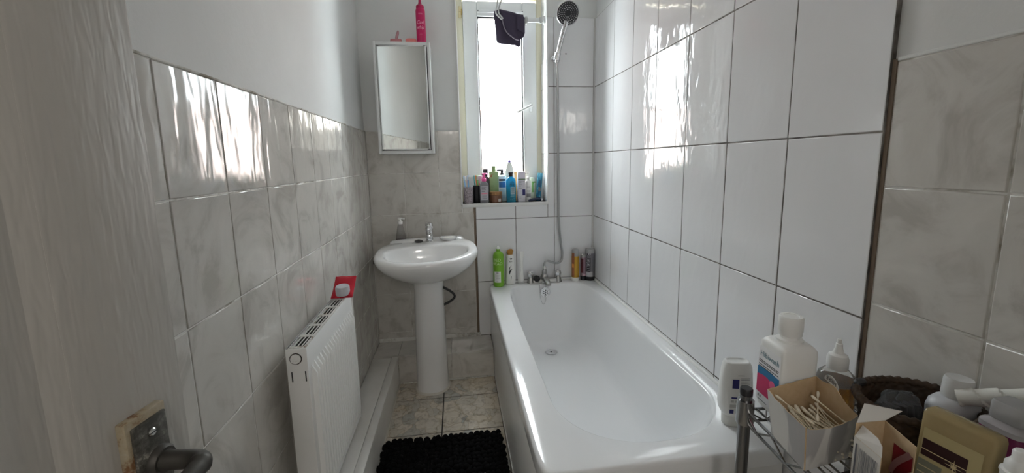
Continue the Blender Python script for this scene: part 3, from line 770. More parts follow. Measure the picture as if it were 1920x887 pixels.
# red pouch with a clear cap lying on the far end of the radiator
po = thing('pouch', 'crumpled red pouch with a translucent cap on top of the radiator', 'pouch', (-.449, 1.600, RT + .0005))
bm = NB(); nx_, ny_ = 14, 12; V = []
def pz(u_, v_): return .011 * (1 - abs(2 * u_ - 1) ** 3) * (1 - abs(2 * v_ - 1) ** 3) + .002 * math.sin(9 * u_ + 5 * v_) * (1 - abs(2 * u_ - 1))
tops = []; bots = []
for i in range(nx_ + 1):
    tops.append([]); bots.append([])
    for j in range(ny_ + 1):
        u_, v_ = i / nx_, j / ny_
        x = -.036 + .078 * u_ ; y = -.030 + .086 * v_; zz = .004 + .060 * v_ ** 1.2
        tops[i].append(bm.verts.new((x, y, zz + pz(u_, v_)))); bots[i].append(bm.verts.new((x, y, max(.0005, zz - .001 - pz(u_, v_) * .5))))
for i in range(nx_):
    for j in range(ny_):
        bm.faces.new((tops[i][j], tops[i + 1][j], tops[i + 1][j + 1], tops[i][j + 1])); bm.faces.new((bots[i][j], bots[i][j + 1], bots[i + 1][j + 1], bots[i + 1][j]))
for a in range(nx_):
    for j in (0, ny_): bm.faces.new((tops[a][j], tops[a + 1][j], bots[a + 1][j], bots[a][j]))
for a in range(ny_):
    for i in (0, nx_): bm.faces.new((tops[i][a], tops[i][a + 1], bots[i][a + 1], bots[i][a]))
obj('sachet', bm, mat('red_foil', (0.50, 0.012, 0.03, 1), 0.28, 0.35), po, smooth=60)
bm = NB(); lathe(bm, [(.026, 0), (.0255, .028), (.0225, .033), (.002, .0335)], seg=28)
obj('cap', bm, mat('milky_clear_plastic', (0.74, 0.76, 0.82, 1), 0.35, trans=.35), po, loc=(.004, -.008, .012), rot=(.12, 0, 0))

# ------------------------------------------------------------------ bath mat
bm = NB(); r_ = random.Random(3)
box(bm, -.360, .160, .98, 1.792, .0005, .012, 0, .004)
x = -.352
xs = [-.360 + .0258 * i for i in range(21)]; ysm = [.985 + .026 * j for j in range(32)]
for i, x in enumerate(xs):
    for j, y in enumerate(ysm):
        h = r_.uniform(.010, .019); a = r_.uniform(-.007, .007); b = r_.uniform(-.007, .007)
        lathe(bm, [(.006, .004), (.0135, .010), (.0138, .010 + h * .6), (.008, .012 + h), (.001, .0128 + h)], cx=x + a, cy=y + b, seg=7, sx=r_.uniform(.9, 1.2), sy=r_.uniform(.9, 1.2))
tag(obj('bath_mat', bm, mat('black_chenille', (0.006, 0.006, 0.0065, 1), 0.95, spec=.1), smooth=60), 'black tufted bath mat on the floor beside the bathtub', 'bath mat')
# ------------------------------------------------------------------ bottles and small things
SZ = WZ0
def pl(name, col, rough=.32, **k): return mat(name, srgb(*col), rough, **k)
WPL = pl('white_plastic', (228, 228, 226)); INK = pl('dark_ink', (45, 45, 48), .5); GINK = pl('grey_ink', (120, 122, 124), .5)
CLEAR = mat('clear_plastic', (0.93, 0.95, 0.95, 1), 0.08, trans=0.9, ior=1.3)
BLUEINK = pl('blue_ink', (60, 120, 175), .5); NAVY = pl('navy_ink', (48, 48, 110), .5)
def front(y, eps=.0006, cx=0): return lambda u, v: (cx + u, y - eps, v)
def lines(fn, rows, m, parent, name='label_print', h=.0011):
    """rows of small print: (x0, x1, z)"""
    if len(rows) <= 3:
        for r in rows:
            bm = NB(); patch(bm, fn, r[0], r[1], r[2] - h / 2, r[2] + h / 2, 4); obj(name, bm, m, parent, smooth=0)
        return
    bm = NB()
    for x0, x1, z in rows: patch(bm, fn, x0, x1, z - h / 2, z + h / 2, 4)
    return obj(name, bm, m, parent, smooth=0)
def label(fn, x0, x1, z0, z1, m, parent, name='label', nx=10, ny=1):
    bm = NB(); patch(bm, fn, x0, x1, z0, z1, nx, ny); return obj(name, bm, m, parent, smooth=0)
def lath(prof, m, parent, name, seg=28, **k):
    bm = NB(); lathe(bm, prof, seg=seg, **k); return obj(name, bm, m, parent)
def supo(prof, m, parent, name, n=2.6, k=40, **kw):
    bm = NB(); suploft(bm, prof, n, k, **kw); return obj(name, bm, m, parent)
def ell(a, b, off=.0006, cx=0):
    """wrap onto the front of an elliptic body: x -> arc, half axes a (x) and b (y)"""
    def f(u, v):
        s = max(-.98, min(.98, u / a)); return (cx + a * s * (1 + off / a), -(b + off) * math.sqrt(1 - s * s), v)
    return f

# --- bath end ledge -------------------------------------------------------
g = thing('shampoo_bottle', 'tall lime green shampoo bottle with white nozzle on the bath corner', 'bottle', (.240, 2.508, RZ + .0005))
lath([(.030, 0), (.0345, .004), (.0345, .185), (.033, .200), (.027, .213), (.017, .220), (.0125, .222), (.0125, .236), (.011, .238)], pl('lime_plastic', (122, 178, 52), .3), g, 'body', 36)
lath([(.0118, .238), (.0118, .243), (.0105, .2455), (.0035, .256), (.001, .257)], WPL, g, 'cap')
fn = wrap(.0345, -.32, 0)
lettering('BED', .026, lambda x, y: fn(x, y + .172), pl('pale_green_ink', (205, 228, 170), .5), g)
lettering('HEAD', .026, lambda x, y: fn(x, y + .149), MATS['pale_green_ink'], g)
lb = label(fn, -.021, .021, .030, .100, pl('white_label', (225, 228, 222), .5), g)
fn2 = wrap(.0345, -.32, 0, .0011)
lettering('1881', .011, lambda x, y: fn2(x, y + .091), INK, lb)
lines(fn2, [(-.016, .014, .078), (-.016, .016, .072), (-.016, .010, .066), (-.012, .016, .056), (-.016, .012, .050), (-.016, .004, .040)], GINK, lb)
g = thing('shampoo_bottle', 'white tapered shampoo bottle with gold cap and black swirl on the bath end', 'bottle', (.3165, 2.536, RZ + .0005))
supo([(.029, .018, 0), (.032, .021, .004), (.032, .021, .03), (.029, .020, .10), (.0255, .019, .165), (.0235, .018, .185), (.019, .015, .190), (.018, .014, .192)], WPL, g, 'body', 2.6)
cp_ = supo([(.0175, .014, .191), (.0175, .0145, .202), (.0215, .017, .206, 2.2), (.0195, .016, .217, 2.2, .002), (.012, .011, .225, 2, .004), (.003, .003, .227, 2, .006)], mat('gold_plastic', srgb(176, 128, 62), .3, .35), g, 'cap', 2.2)
fn = ell(.0300, .0205)
lettering('Dove', .018, lambda x, y: ell(.0262, .0197)(x + .004, y + .150), INK, g)
bm = NB()
for a, b, z, s in ((.004, .0, .166, .004), (.008, 0, .168, .003), (.000, 0, .168, .003)):
    patch(bm, lambda u, v: ell(.0255, .0195)(u, v), a - s, a + s, z - .003, z + .003, 3)
def swirl(u, v):   # leaf shape from a unit strip
    w_ = .017 * math.sin(PI * v) * (1 - .3 * v); c = -.010 + .030 * v - .012 * math.sin(2.6 * v)
    return ell(.0295, .0206)(c + (u - .5) * w_, .062 + .042 * v)
patch(bm, swirl, 0, 1, .02, .98, 3, 12)
def swirl2(u, v):
    return ell(.0287, .0203)(.002 + .016 * (v - .5) ** 2 * 4 - .008 + (u - .5) * .0045 * math.sin(PI * v), .085 + .042 * v)
patch(bm, swirl2, 0, 1, .02, .98, 2, 12)
patch(bm, fn, .004, .011, .036, .041, 3); patch(bm, fn, .005, .010, .044, .054, 3)
obj('label_print', bm, INK, g, smooth=0)
g = thing('conditioner_tube', 'slim waisted white plastic tube beside the left bath tap handle', 'tube', (.3855, 2.532, RZ + .0005))
supo([(.020, .017, 0, 2), (.021, .018, .004, 2), (.021, .018, .014, 2), (.0195, .0165, .017, 2)], mat('frosted_cap', (0.62, 0.62, 0.62, 1), .35, trans=.2), g, 'cap')
supo([(.0205, .0165, .015, 2), (.0200, .016, .028, 2), (.0135, .012, .062, 2.1, .001), (.0105, .009, .095, 2.3, .002), (.0115, .006, .150, 3, .004), (.0135, .0025, .196, 5, .006), (.0140, .0012, .208, 6, .006)], WPL, g, 'body')
bm = NB()
for k in range(7): patch(bm, lambda u, v: (u + .0, -.0092 + (v - .095) * .00005 - .0006, v), -.0060, -.0042, .080 + .012 * k, .088 + .012 * k, 1)
obj('label_print', bm, GINK, g, smooth=0)
def can(name, lab, x, y, R, H, body, base, bh, topc, zt, rot=0):
    o = thing(name, lab, 'can', (x, y, RZ + .0005), (0, 0, rot))
    lath([(R * .94, 0), (R * .97, .002), (R * .97, bh)], base, o, 'base_ring', 32, cap1=True)
    lath([(R, bh), (R, zt), (R * .97, zt + .003)], body, o, 'body', 32)
    lath([(R * .985, zt + .001), (R * .985, H - .006), (R * .93, H), (R * .6, H + .0005), (R * .55, H - .002), (.001, H - .002)], topc, o, 'cap', 32)
    return o
CCAP = mat('clear_grey_cap', (0.60, 0.61, 0.61, 1), .15, trans=.35)
o = can('hair_mousse_can', 'golden yellow can with clear cap and white base on the bath end', .742, 2.532, .0243, .205, mat('gold_can', srgb(196, 152, 56), .25, .35), WPL, .024, CCAP, .162)
fn = wrap(.0243, -.95, 0); label(fn, -.010, .010, .03, .185, pl('brown_orange_print', (150, 92, 60), .4), o, nx=8)
fn = wrap(.0243, -.90, 0, .0012); label(fn, -.008, .006, .09, .115, pl('orange_print', (226, 150, 70), .4), o, 'label_patch')
o = can('hair_mousse_can', 'short mauve can with black base between the two bigger cans', .7975, 2.536, .0185, .170, mat('mauve_can', srgb(150, 128, 138), .3, .3), BLACK, .030, CCAP, .150)
fn = wrap(.0185, -.80, 0); label(fn, -.009, .009, .05, .145, pl('maroon_print', (84, 30, 40), .4), o, nx=8)
label(wrap(.0185, .2, 0), -.010, .012, .031, .044, pl('pink_band', (196, 160, 172), .4), o, 'label_band')
o = can('hairspray_can', 'large grey can with black base and printed boxes in the bath corner', .8385, 2.530, .0305, .207, mat('grey_can', srgb(120, 118, 124), .3, .3), BLACK, .026, CCAP, .178)
fn = wrap(.0305, -.55, 0)
lb = label(fn, -.022, .012, .060, .150, pl('dark_print', (44, 40, 46), .45), o)
label(fn, -.022, .026, .027, .060, pl('pale_grey_print', (176, 174, 178), .45), o, 'label_band')
fn2 = wrap(.0305, -.55, 0, .0012)
bm = NB()
for z0, z1 in ((.128, .146), (.100, .122), (.068, .094)):
    for a in ((-.016, .009, z0, z0 + .002), (-.016, .009, z1 - .002, z1), (-.016, -.0145, z0, z1), (.0075, .009, z0, z1), (-.010, .004, (z0 + z1) / 2 - .002, (z0 + z1) / 2 + .002)): patch(bm, fn2, *a, 4)
for z in (.050, .042, .034): patch(bm, fn2, -.014, .006, z - .0015, z + .0015, 4)
obj('label_print', bm, pl('silver_print', (200, 200, 204), .4), o, smooth=0)
bm = NB(); tri = [fn2(-.020, .150), fn2(.010, .150), fn2(-.006, .184)]
bm.faces.new([bm.verts.new(p) for p in tri]); obj('label_peak', bm, MATS['dark_print'], o, smooth=0)
bm = NB(); c_ = [(fn2(.004 + .0075 * math.cos(q * PI / 12), .176 + .0075 * math.sin(q * PI / 12)), fn2(.004 + .0045 * math.cos(q * PI / 12), .176 + .0045 * math.sin(q * PI / 12))) for q in range(24)]
vv_ = [(bm.verts.new(a), bm.verts.new(b)) for a, b in c_]
for q in range(24): bm.faces.new((vv_[q][0], vv_[(q + 1) % 24][0], vv_[(q + 1) % 24][1], vv_[q][1]))
obj('label_ring', bm, MATS['silver_print'], o, smooth=0)

# --- bottle standing on its cap at the near end of the bath -----------------
g = thing('conditioner_bottle', 'white upside-down bottle with printed back label on the bath rim', 'bottle', (.780, 1.022, RZ + .0005), (0, 0, -.22))
supo([(.030, .020, 0, 2.3), (.033, .0225, .003, 2.3), (.034, .0235, .032, 2.3), (.031, .021, .036, 2.3)], pl('pearl_cap', (214, 214, 210), .3), g, 'cap')
supo([(.034, .023, .034, 2.5), (.042, .025, .048, 2.8), (.0455, .0265, .070, 3), (.0445, .026, .120, 3), (.041, .0245, .165, 3), (.038, .0235, .184, 3), (.033, .020, .194, 3), (.029, .017, .1955, 3), (.026, .015, .193, 3), (.01, .006, .192, 3)], WPL, g, 'body', 3)
def bk(u, v): return (u, -(.0268 - max(0, v - .10) * .022) * (1 - (abs(u) / .0455) ** 3) ** (1 / 3) - .0006, v)
bm = NB(); patch(bm, bk, -.020, -.002, .123, .150, 4, 4); obj('label_box', bm, NAVY, g, smooth=0)
for a in ((-.021, -.002, .092, .097), (-.024, -.013, .046, .058), (.006, .016, .046, .058)):
    bm = NB(); patch(bm, bk, *a, 4, 2); obj('label_patch', bm, NAVY, g, smooth=0)
rows = [(.002, .028, .153 - .0045 * k) for k in range(5)] + [(.002, .028 - .003 * (k % 3), .127 - .004 * k) for k in range(7)] + [(-.006, .012, .162)]
lines(bk, rows, GINK, g)
bm = NB()
for x in (-.022, -.010, .002, .014): patch(bm, bk, x, x + .008, .080, .087, 3, 2)
patch(bm, bk, -.024, .020, .064, .074, 6, 2)
patch(bm, bk, -.0095, .003, .046, .058, 4, 2)
obj('label_symbol', bm, pl('pale_print', (186, 186, 184), .5), g, smooth=0)

# --- on the basin ------------------------------------------------------------------
g = thing('soap_dispenser', 'clear conical soap pump bottle with white top at the basin back', 'bottle', (-.342, 2.497, T - .003))
lath([(.030, .001), (.0320, .004), (.0250, .050), (.0160, .095), (.0130, .106), (.0125, .110)], mat('clear_dispenser', (0.92, 0.90, 0.90, 1), .06, trans=.92, ior=1.12), g, 'body', 32)
lath([(.029, .0025), (.0300, .006), (.0285, .016), (.001, .0162)], mat('pink_soap', srgb(214, 120, 130), .2, trans=.4), g, 'liquid', 28)
lath([(.0135, .108), (.0145, .112), (.0145, .124), (.007, .127), (.0065, .138), (.0125, .140), (.0125, .146), (.001, .147)], WPL, g, 'pump')
bm = NB(); tube(bm, [(0, 0, .143), (.014, -.004, .143), (.026, -.008, .139)], .0042, 10); obj('spout', bm, WPL, g)
# --- on the mirror cabinet --------------------------------------------------
CT = CZ1 + .0005
g = thing('hair_mousse_can', 'tall pink mousse can with pointed nozzle on top of the mirror cabinet', 'can', (-.166, 2.490, CT))
PINK = pl('hot_pink', (196, 22, 92), .3)
lath([(.0255, 0), (.0262, .002), (.0262, .176), (.0245, .186), (.021, .190)], PINK, g, 'body', 36)
lath([(.0215, .189), (.0222, .192), (.0222, .203), (.0185, .208), (.0100, .213), (.0075, .225), (.0068, .250), (.0062, .262), (.001, .264)], pl('deep_pink', (176, 14, 78), .35), g, 'nozzle')
fn = wrap(.0262, .02, 0); LP = pl('pale_pink_ink', (238, 178, 200), .5)
sl_ = lambda z0: (lambda x, y: fn(x + y * .22, y + z0))
lettering('Curl', .027, sl_(.112), LP, g, sx=.82)
lettering('whip', .027, sl_(.086), LP, g, sx=.82)
lines(fn, [(-.010, .012, .1585), (-.010, .012, .1545)], LP, g)
lines(fn, [(-.006, .008, .052), (-.008, .010, .048)], pl('dim_pink_ink', (214, 90, 140), .5), g)
g = thing('cosmetic_spatula', 'small pale pink spatula with its paddle sticking up on the cabinet', 'spatula', (-.3045, 2.478, CT))
bm = NB(); tube(bm, [(.000, 0, .004), (.002, 0, .022), (.006, .002, .040), (.012, .004, .060), (.0135, .005, .070)], lambda q: .0032 + .0048 * max(0, math.sin(PI * min(1, max(0, (q - .12) / .9)))) ** 1.0, 12, smooth_sub=5)
obj('paddle', bm, pl('dusty_pink', (188, 140, 146), .5), g)
bm = NB(); suploft(bm, [(.032, .013, 0), (.034, .014, .004), (.030, .012, .0245), (.018, .008, .026)], 3, 28); bmesh.ops.scale(bm, vec=(1, 1, .95), verts=bm.verts)
obj('holder', bm, pl('rose_plastic', (196, 128, 132), .5), g)
g = thing('soap_case', 'flat salmon pink case lying beside the can on the cabinet', 'case', (-.222, 2.475, CT))
supo([(.026, .018, 0), (.030, .021, .004), (.030, .021, .020), (.026, .018, .0245), (.012, .008, .0255)], pl('salmon_plastic', (224, 128, 124), .4), g, 'case', 3)

# --- window sill --------------------------------------------------------------
S0 = SZ + .0005
def brush(x, y, z, lean, az, colr, lab, tip=None):
    g = thing('toothbrush', lab, 'toothbrush', (x, y, z), (lean * math.cos(az), lean * math.sin(az), az * .7), None)
    bm = NB(); tube(bm, [(0, 0, 0), (0, 0, .04), (0, -.001, .09), (0, .001, .125), (0, .002, .145)], lambda q: .0062 - .0022 * q, 10, smooth_sub=4)
    box(bm, -.0068, .0068, -.001, .0055, .140, .168, 0, .002)
    obj('handle', bm, colr, g)
    bm = NB()
    for i in range(3):
        for j in range(5): box(bm, -.0058 + .0041 * i, -.0024 + .0041 * i, -.013, -.001, .1415 + .0047 * j, .1450 + .0047 * j)
    obj('bristles', bm, tip or WPL, g)
gt = thing('toothbrush_tumbler', 'speckled grey tumbler of toothbrushes at the left of the sill', 'tumbler', (.0715, 2.600, S0))
GREYC = mat('grey_stone_plastic', srgb(150, 142, 148), .6); t = NT(GREYC); t.col(t.ramp(t.noise(t.coords(), 160, 2), [(.35, srgb(120, 112, 118)), (.65, srgb(176, 168, 174))]))
lath([(.0265, 0), (.029, .003), (.0298, .05), (.030, .103), (.0285, .104), (.0278, .050), (.0265, .006), (.001, .005)], GREYC, gt, 'cup', 32)
bt_ = thing('toothbrush_tumbler', 'matt black tumbler of toothbrushes beside the grey tumbler', 'tumbler', (.1265, 2.628, S0))
lath([(.0235, 0), (.0245, .003), (.0258, .110), (.0243, .111), (.0228, .050), (.022, .006), (.001, .005)], BLACK, bt_, 'cup', 32)
b1 = [('pale blue toothbrush leaning left in the grey tumbler', (150, 190, 225), (-.012, .004), .13, 2.2), ('sky blue toothbrush upright in the grey tumbler', (120, 175, 215), (-.003, -.006), .03, .4),
      ('white and coral toothbrush leaning right in the grey tumbler', (226, 150, 140), (.011, .003), .12, -.9), ('white toothbrush at the back of the grey tumbler', (222, 226, 232), (.002, .012), .05, 3.0)]
for lab, c, (dx, dy), ln, az in b1: brush(.0715 + dx, 2.600 + dy, S0 + .0062, ln, az, pl('brush_' + str(c[0]) + str(c[1]), c, .35), lab)
b2 = [('teal green toothbrush leaning left in the black tumbler', (90, 170, 170), (-.009, .002), .09, 2.0), ('lime green toothbrush in front in the black tumbler', (120, 200, 110), (.001, -.008), .04, .3),
      ('orange tipped toothbrush upright in the black tumbler', (220, 120, 70), (.002, .008), .03, 2.8)]
for lab, c, (dx, dy), ln, az in b2: brush(.1265 + dx, 2.628 + dy, S0 + .0062, ln, az, pl('brush_' + str(c[0]) + str(c[1]), c, .35), lab)
g = thing('interdental_holder', 'white flared brush holder with orange handle in the black tumbler', 'brush holder', (.1375, 2.628, S0 + .0062), (0, .05, 0))
lath([(.005, 0), (.006, .12)], pl('coral_plastic', (214, 128, 110), .4), g, 'handle', 14); lath([(.006, .12), (.008, .132), (.0175, .150), (.0195, .164), (.017, .165)], WPL, g, 'head', 22)
g = thing('micellar_bottle', 'clear square bottle with bright pink pump at the front of the sill', 'bottle', (.1685, 2.588, S0))
supo([(.026, .019, 0), (.0285, .021, .004), (.0290, .0215, .110), (.025, .019, .125), (.013, .012, .134), (.012, .011, .137)], mat('clear_grey_bottle', srgb(196, 196, 204), .1, trans=.65, ior=1.3), g, 'body', 5)
lath([(.0135, .136), (.0145, .140), (.0145, .152), (.009, .158), (.0085, .178), (.011, .181), (.011, .187), (.001, .188)], pl('bright_pink', (240, 100, 168), .3), g, 'pump')
bm = NB(); tube(bm, [(0, 0, .183), (.012, -.012, .184), (.020, -.020, .180)], .0045, 10); obj('spout', bm, MATS['bright_pink'], g)
lb = label(front(-.0217), -.022, .022, .022, .108, pl('frosted_label', (176, 176, 184), .5), g, nx=1)
label(front(-.0217, .0012), -.019, .019, .058, .064, pl('pink_band2', (222, 130, 150), .5), g, 'label_band', 1)
lines(front(-.0217, .0012), [(-.017, .012, .100), (-.017, .006, .094), (-.017, .010, .086), (-.017, .002, .074), (-.014, .014, .046), (-.014, .010, .040), (-.014, .016, .033)], INK, lb, h=.0016)
g = thing('pump_bottle', 'dark brown pump bottle behind the pink pump bottle on the sill', 'bottle', (.185, 2.665, S0))
DBR = pl('dark_brown_plastic', (58, 46, 50), .35)
lath([(.024, 0), (.026, .003), (.026, .145), (.022, .158), (.012, .165)], DBR, g, 'body'); lath([(.0125, .164), (.0135, .168), (.0135, .176), (.0165, .178), (.0165, .211), (.0145, .2125)], BLACK, g, 'pump')
label(wrap(.026, 0, 0), -.015, .015, .05, .12, pl('brown_label', (120, 104, 108), .5), g)
g = thing('lotion_bottle', 'light green flat-shouldered bottle behind the brown jar on the sill', 'bottle', (.2375, 2.668, S0))
SAGE = pl('sage_plastic', (160, 190, 135), .35)
supo([(.029, .017, 0), (.0305, .0185, .003), (.0305, .0185, .186), (.0302, .0182, .1925), (.028, .0165, .1945), (.016, .012, .1955), (.0135, .011, .196)], SAGE, g, 'body', 6)
lath([(.0140, .195), (.0142, .197), (.0142, .228), (.0125, .2305), (.001, .231)], pl('sage_cap', (140, 166, 112), .4), g, 'cap')
RED = pl('rust_print', (176, 70, 50), .5)
bm = NB()
for dx, dz in ((-.020, .165), (-.016, .170), (-.024, .170), (-.013, .174), (-.017, .161)): patch(bm, front(-.0187), dx - .003, dx + .003, dz - .0022, dz + .0022, 1)
patch(bm, front(-.0187), -.010, -.002, .176, .179, 1)
obj('label_motif', bm, RED, g, smooth=0)
lines(front(-.0187), [(-.024, .004, .098), (-.024, -.002, .092), (-.022, .000, .106)], pl('sage_ink', (110, 140, 96), .5), g)
g = thing('cream_jar', 'round brown jar with bronze lid at the front of the sill', 'jar', (.2425, 2.612, S0))
lath([(.036, 0), (.040, .004), (.0405, .044), (.039, .047)], mat('brown_glaze', srgb(112, 76, 56), .3), g, 'body', 40)
lath([(.0395, .047), (.0412, .048), (.0412, .066), (.0395, .069), (.001, .0695)], mat('bronze_lid', srgb(150, 112, 76), .28, .5), g, 'lid', 40)
fn = wrap(.0405, .55, 0); bm = NB()
for k in range(6): patch(bm, fn, -.010 + .0035 * k, -.0085 + .0035 * k + .0008 * (k % 2), .008, .026, 1)
obj('label_print', bm, WPL, g, smooth=0)
g = thing('pump_bottle', 'white bottle with blue label and dark pump behind the blue bottle', 'bottle', (.291, 2.672, S0))
lath([(.029, 0), (.031, .003), (.031, .150), (.027, .164), (.014, .172), (.012, .174)], pl('pale_aqua', (214, 230, 232), .3), g, 'body', 32)
lath([(.013, .173), (.0135, .182), (.010, .184), (.010, .206), (.008, .2075)], DBR, g, 'pump')
bm = NB(); tube(bm, [(0, 0, .201), (-.016, -.004, .2025), (-.034, -.008, .201)], .006, 10); obj('spout', bm, DBR, g)
fn = wrap(.031, -.05, 0); label(fn, -.022, .022, .092, .128, BLUEINK, g, 'label_band'); label(fn, -.022, .022, .134, .146, INK, g, 'label_strip'); label(fn, -.016, .018, .02, .085, pl('aqua_print', (190, 214, 222), .5), g, 'label')
g = thing('cleaner_bottle', 'tall white cone-shaped bottle with small purple tip behind the blue bottle', 'bottle', (.343, 2.684, S0), (0, 0, 0))
lath([(.026, 0), (.028, .004), (.0300, .10), (.0345, .150), (.030, .190), (.018, .232), (.009, .252), (.008, .254)], pl('cream_white', (226, 226, 214), .35), g, 'body', sy=.38, cap1=True)
lath([(.0085, .251), (.0085, .258), (.006, .266), (.001, .267)], pl('purple_tip', (92, 70, 170), .35), g, 'cap', sy=.8)
g = thing('lotion_tube', 'orange tube partly hidden behind the white box on the sill', 'tube', (.396, 2.684, S0))
supo([(.020, .014, 0, 2), (.021, .015, .03, 2), (.0205, .014, .035, 2), (.022, .012, .10, 2.5), (.023, .004, .185, 5), (.023, .002, .190, 5)], pl('orange_tube', (226, 178, 110), .4), g, 'body')
g = thing('shampoo_bottle', 'bright blue bottle with black cap standing mid-sill', 'bottle', (.3375, 2.586, S0))
BLUEB = mat('blue_gradient_plastic', srgb(20, 140, 190), .22)
t = NT(BLUEB); tc = t.coords(); sep = t.n('ShaderNodeSeparateXYZ'); t.l(tc, sep.inputs[0]); mr = t.n('ShaderNodeMapRange'); mr.inputs[2].default_value = .155; t.l(sep.outputs[2], mr.inputs[0])
t.col(t.ramp(mr.outputs[0], [(0.0, srgb(14, 104, 128)), (.45, srgb(18, 130, 160)), (.75, srgb(20, 160, 222)), (1.0, srgb(26, 172, 240))]))
supo([(.028, .017, 0), (.0300, .019, .004), (.0305, .0195, .130), (.0285, .018, .144), (.020, .014, .155), (.013, .011, .160), (.0125, .0105, .163)], BLUEB, g, 'body', 3)
lath([(.0130, .162), (.0128, .176), (.0155, .186), (.0165, .189), (.0155, .1905), (.001, .191)], BLACK, g, 'cap', 24)
fn = lambda u, v: (u, -.0202 * (1 - (abs(u) / .0305) ** 3) ** (1 / 3) - .0006, v)
lb = label(fn, -.005, .0215, .052, .098, pl('silver_blue_label', (150, 178, 188), .45), g)
bm = NB()
for (px_, pz_, r0, r1) in ((.006, .118, .0125, .0105), (.006, .118, .0065, .005), (-.004, .108, .006, .0045), (.016, .106, .006, .0045)):
    for q in range(20):
        a, b = 2 * PI * q / 20, 2 * PI * (q + 1) / 20
        bm.faces.new([bm.verts.new(fn(px_ + r * math.cos(x_), pz_ + r * 1.15 * math.sin(x_))) for r, x_ in ((r0, a), (r0, b), (r1, b), (r1, a))])
obj('label_motif', bm, pl('ink_teal', (18, 52, 66), .5), g, smooth=0)
fn3 = lambda u, v: (u, fn(u, v)[1] - .0005, v)
lines(fn3, [(-.002, .019, .090), (-.001, .018, .085), (-.002, .019, .078), (.000, .016, .071), (-.002, .019, .062)], MATS['ink_teal'], lb, h=.002)
lines(fn, [(-.004, .020, .047), (-.006, .018, .040), (-.005, -.002, .020), (.006, .009, .018), (.014, .017, .024)], pl('pale_teal', (130, 190, 200), .5), g, h=.0025)
g = thing('toiletry_box', 'white cardboard carton with green band standing on the sill', 'box', (.4055, 2.604, S0), (0, 0, .06))
bm = NB(); box(bm, -.0235, .0235, -.017, .017, 0, .190, 0, .0012); obj('carton', bm, pl('white_card', (206, 204, 212), .55), g)
label(front(-.0172), -.0235, .0235, .140, .147, pl('olive_band', (120, 140, 112), .5), g, 'label_band', 1)
label(front(-.0172), -.0235, .0235, .150, .188, pl('lilac_white', (222, 218, 230), .5), g, 'label_top', 1)
label(front(-.0172), .004, .0225, .042, .080, NAVY, g, 'label_square', 1)
lines(front(-.0172), [(-.020, .002, .130), (-.020, -.002, .122), (-.020, .004, .110), (-.020, -.004, .098), (-.020, .000, .086), (-.018, -.004, .034), (-.018, -.002, .026), (.006, .020, .130)], GINK, g, h=.0016)
g = thing('pump_bottle', 'slim white pump bottle with grey label in front of the sill box', 'bottle', (.4530, 2.615, S0), (0, 0, 0))
lath([(.0165, 0), (.018, .003), (.018, .118), (.0155, .132), (.0085, .140), (.008, .142)], WPL, g, 'body', 28)
lath([(.009, .141), (.0095, .155), (.004, .157), (.004, .178), (.0085, .180), (.0085, .186), (.001, .187)], WPL, g, 'pump')
bm = NB(); tube(bm, [(.004, 0, .183), (-.012, -.008, .183), (-.020, -.012, .180)], .0038, 10); obj('spout', bm, WPL, g)
fn = wrap(.018, 0, 0); label(fn, -.014, .014, .028, .052, pl('grey_label', (128, 128, 130), .5), g, 'label'); lines(fn, [(-.012, .012, .100), (-.012, .008, .092), (-.012, .010, .080), (-.012, .012, .070), (-.012, .006, .062)], GINK, g, h=.0016)
g = thing('soap_bottle', 'pale bottle with green patch behind the slim white pump bottle', 'bottle', (.486, 2.672, S0))
supo([(.024, .018, 0), (.026, .020, .003), (.026, .020, .110), (.021, .017, .135), (.016, .013, .150), (.001, .001, .152)], pl('milky_green', (214, 228, 208), .3), g, 'body', 2.6)
label(ell(.026, .020), .000, .022, .055, .125, pl('leaf_green', (110, 180, 90), .5), g)
g = thing('toothpaste_tube', 'blue toothpaste tube standing upright on its cap near the right reveal', 'tube', (.5215, 2.640, S0), (0, .09, .2))
lath([(.0145, 0), (.016, .003), (.016, .022), (.013, .024)], pl('deep_teal_cap', (24, 92, 124), .35), g, 'cap', 24)
TB = mat('blue_tube_print', srgb(40, 130, 170), .3); t = NT(TB); t.col(t.ramp(t.noise(t.coords((30, 30, 12)), 1.0, 3), [(.38, srgb(20, 84, 116)), (.5, srgb(44, 140, 176)), (.62, srgb(140, 212, 230))]))
supo([(.0135, .0125, .022, 2), (.0165, .014, .030, 2.1), (.0175, .011, .08, 2.6), (.018, .0055, .14, 4), (.018, .0015, .176, 6), (.018, .0012, .180, 6)], TB, g, 'body')
lines(lambda u, v: (u, -.0115 + (v - .08) * .09 - .0008, v), [(-.010, .010, .070), (-.008, .010, .078), (-.010, .004, .086)], pl('amber_print', (190, 140, 60), .5), g, h=.003)
g = thing('lotion_tube', 'plain white tube standing against the tiled right reveal', 'tube', (.5505, 2.675, S0), (0, .03, 0))
supo([(.012, .0115, 0, 2), (.0125, .012, .02, 2), (.0130, .013, .024, 2), (.013, .009, .09, 2.5), (.012, .002, .165, 5), (.012, .0012, .170, 6)], WPL, g, 'body')
g = thing('razor', 'dark navy razor lying at the right front of the sill', 'razor', (.500, 2.578, S0))
bm = NB(); tube(bm, [(-.052, .006, .0065), (-.040, .004, .010), (-.018, .001, .0165), (.006, 0, .017), (.028, 0, .0125), (.044, 0, .0085)], lambda q: .0058 + .002 * math.sin(PI * q), 12, smooth_sub=5)
obj('handle', bm, pl('navy_handle', (38, 46, 70), .35), g)
bm = NB(); box(bm, .040, .054, -.020, .020, .0005, .010, 0, .002); obj('head', bm, BLACK, g)
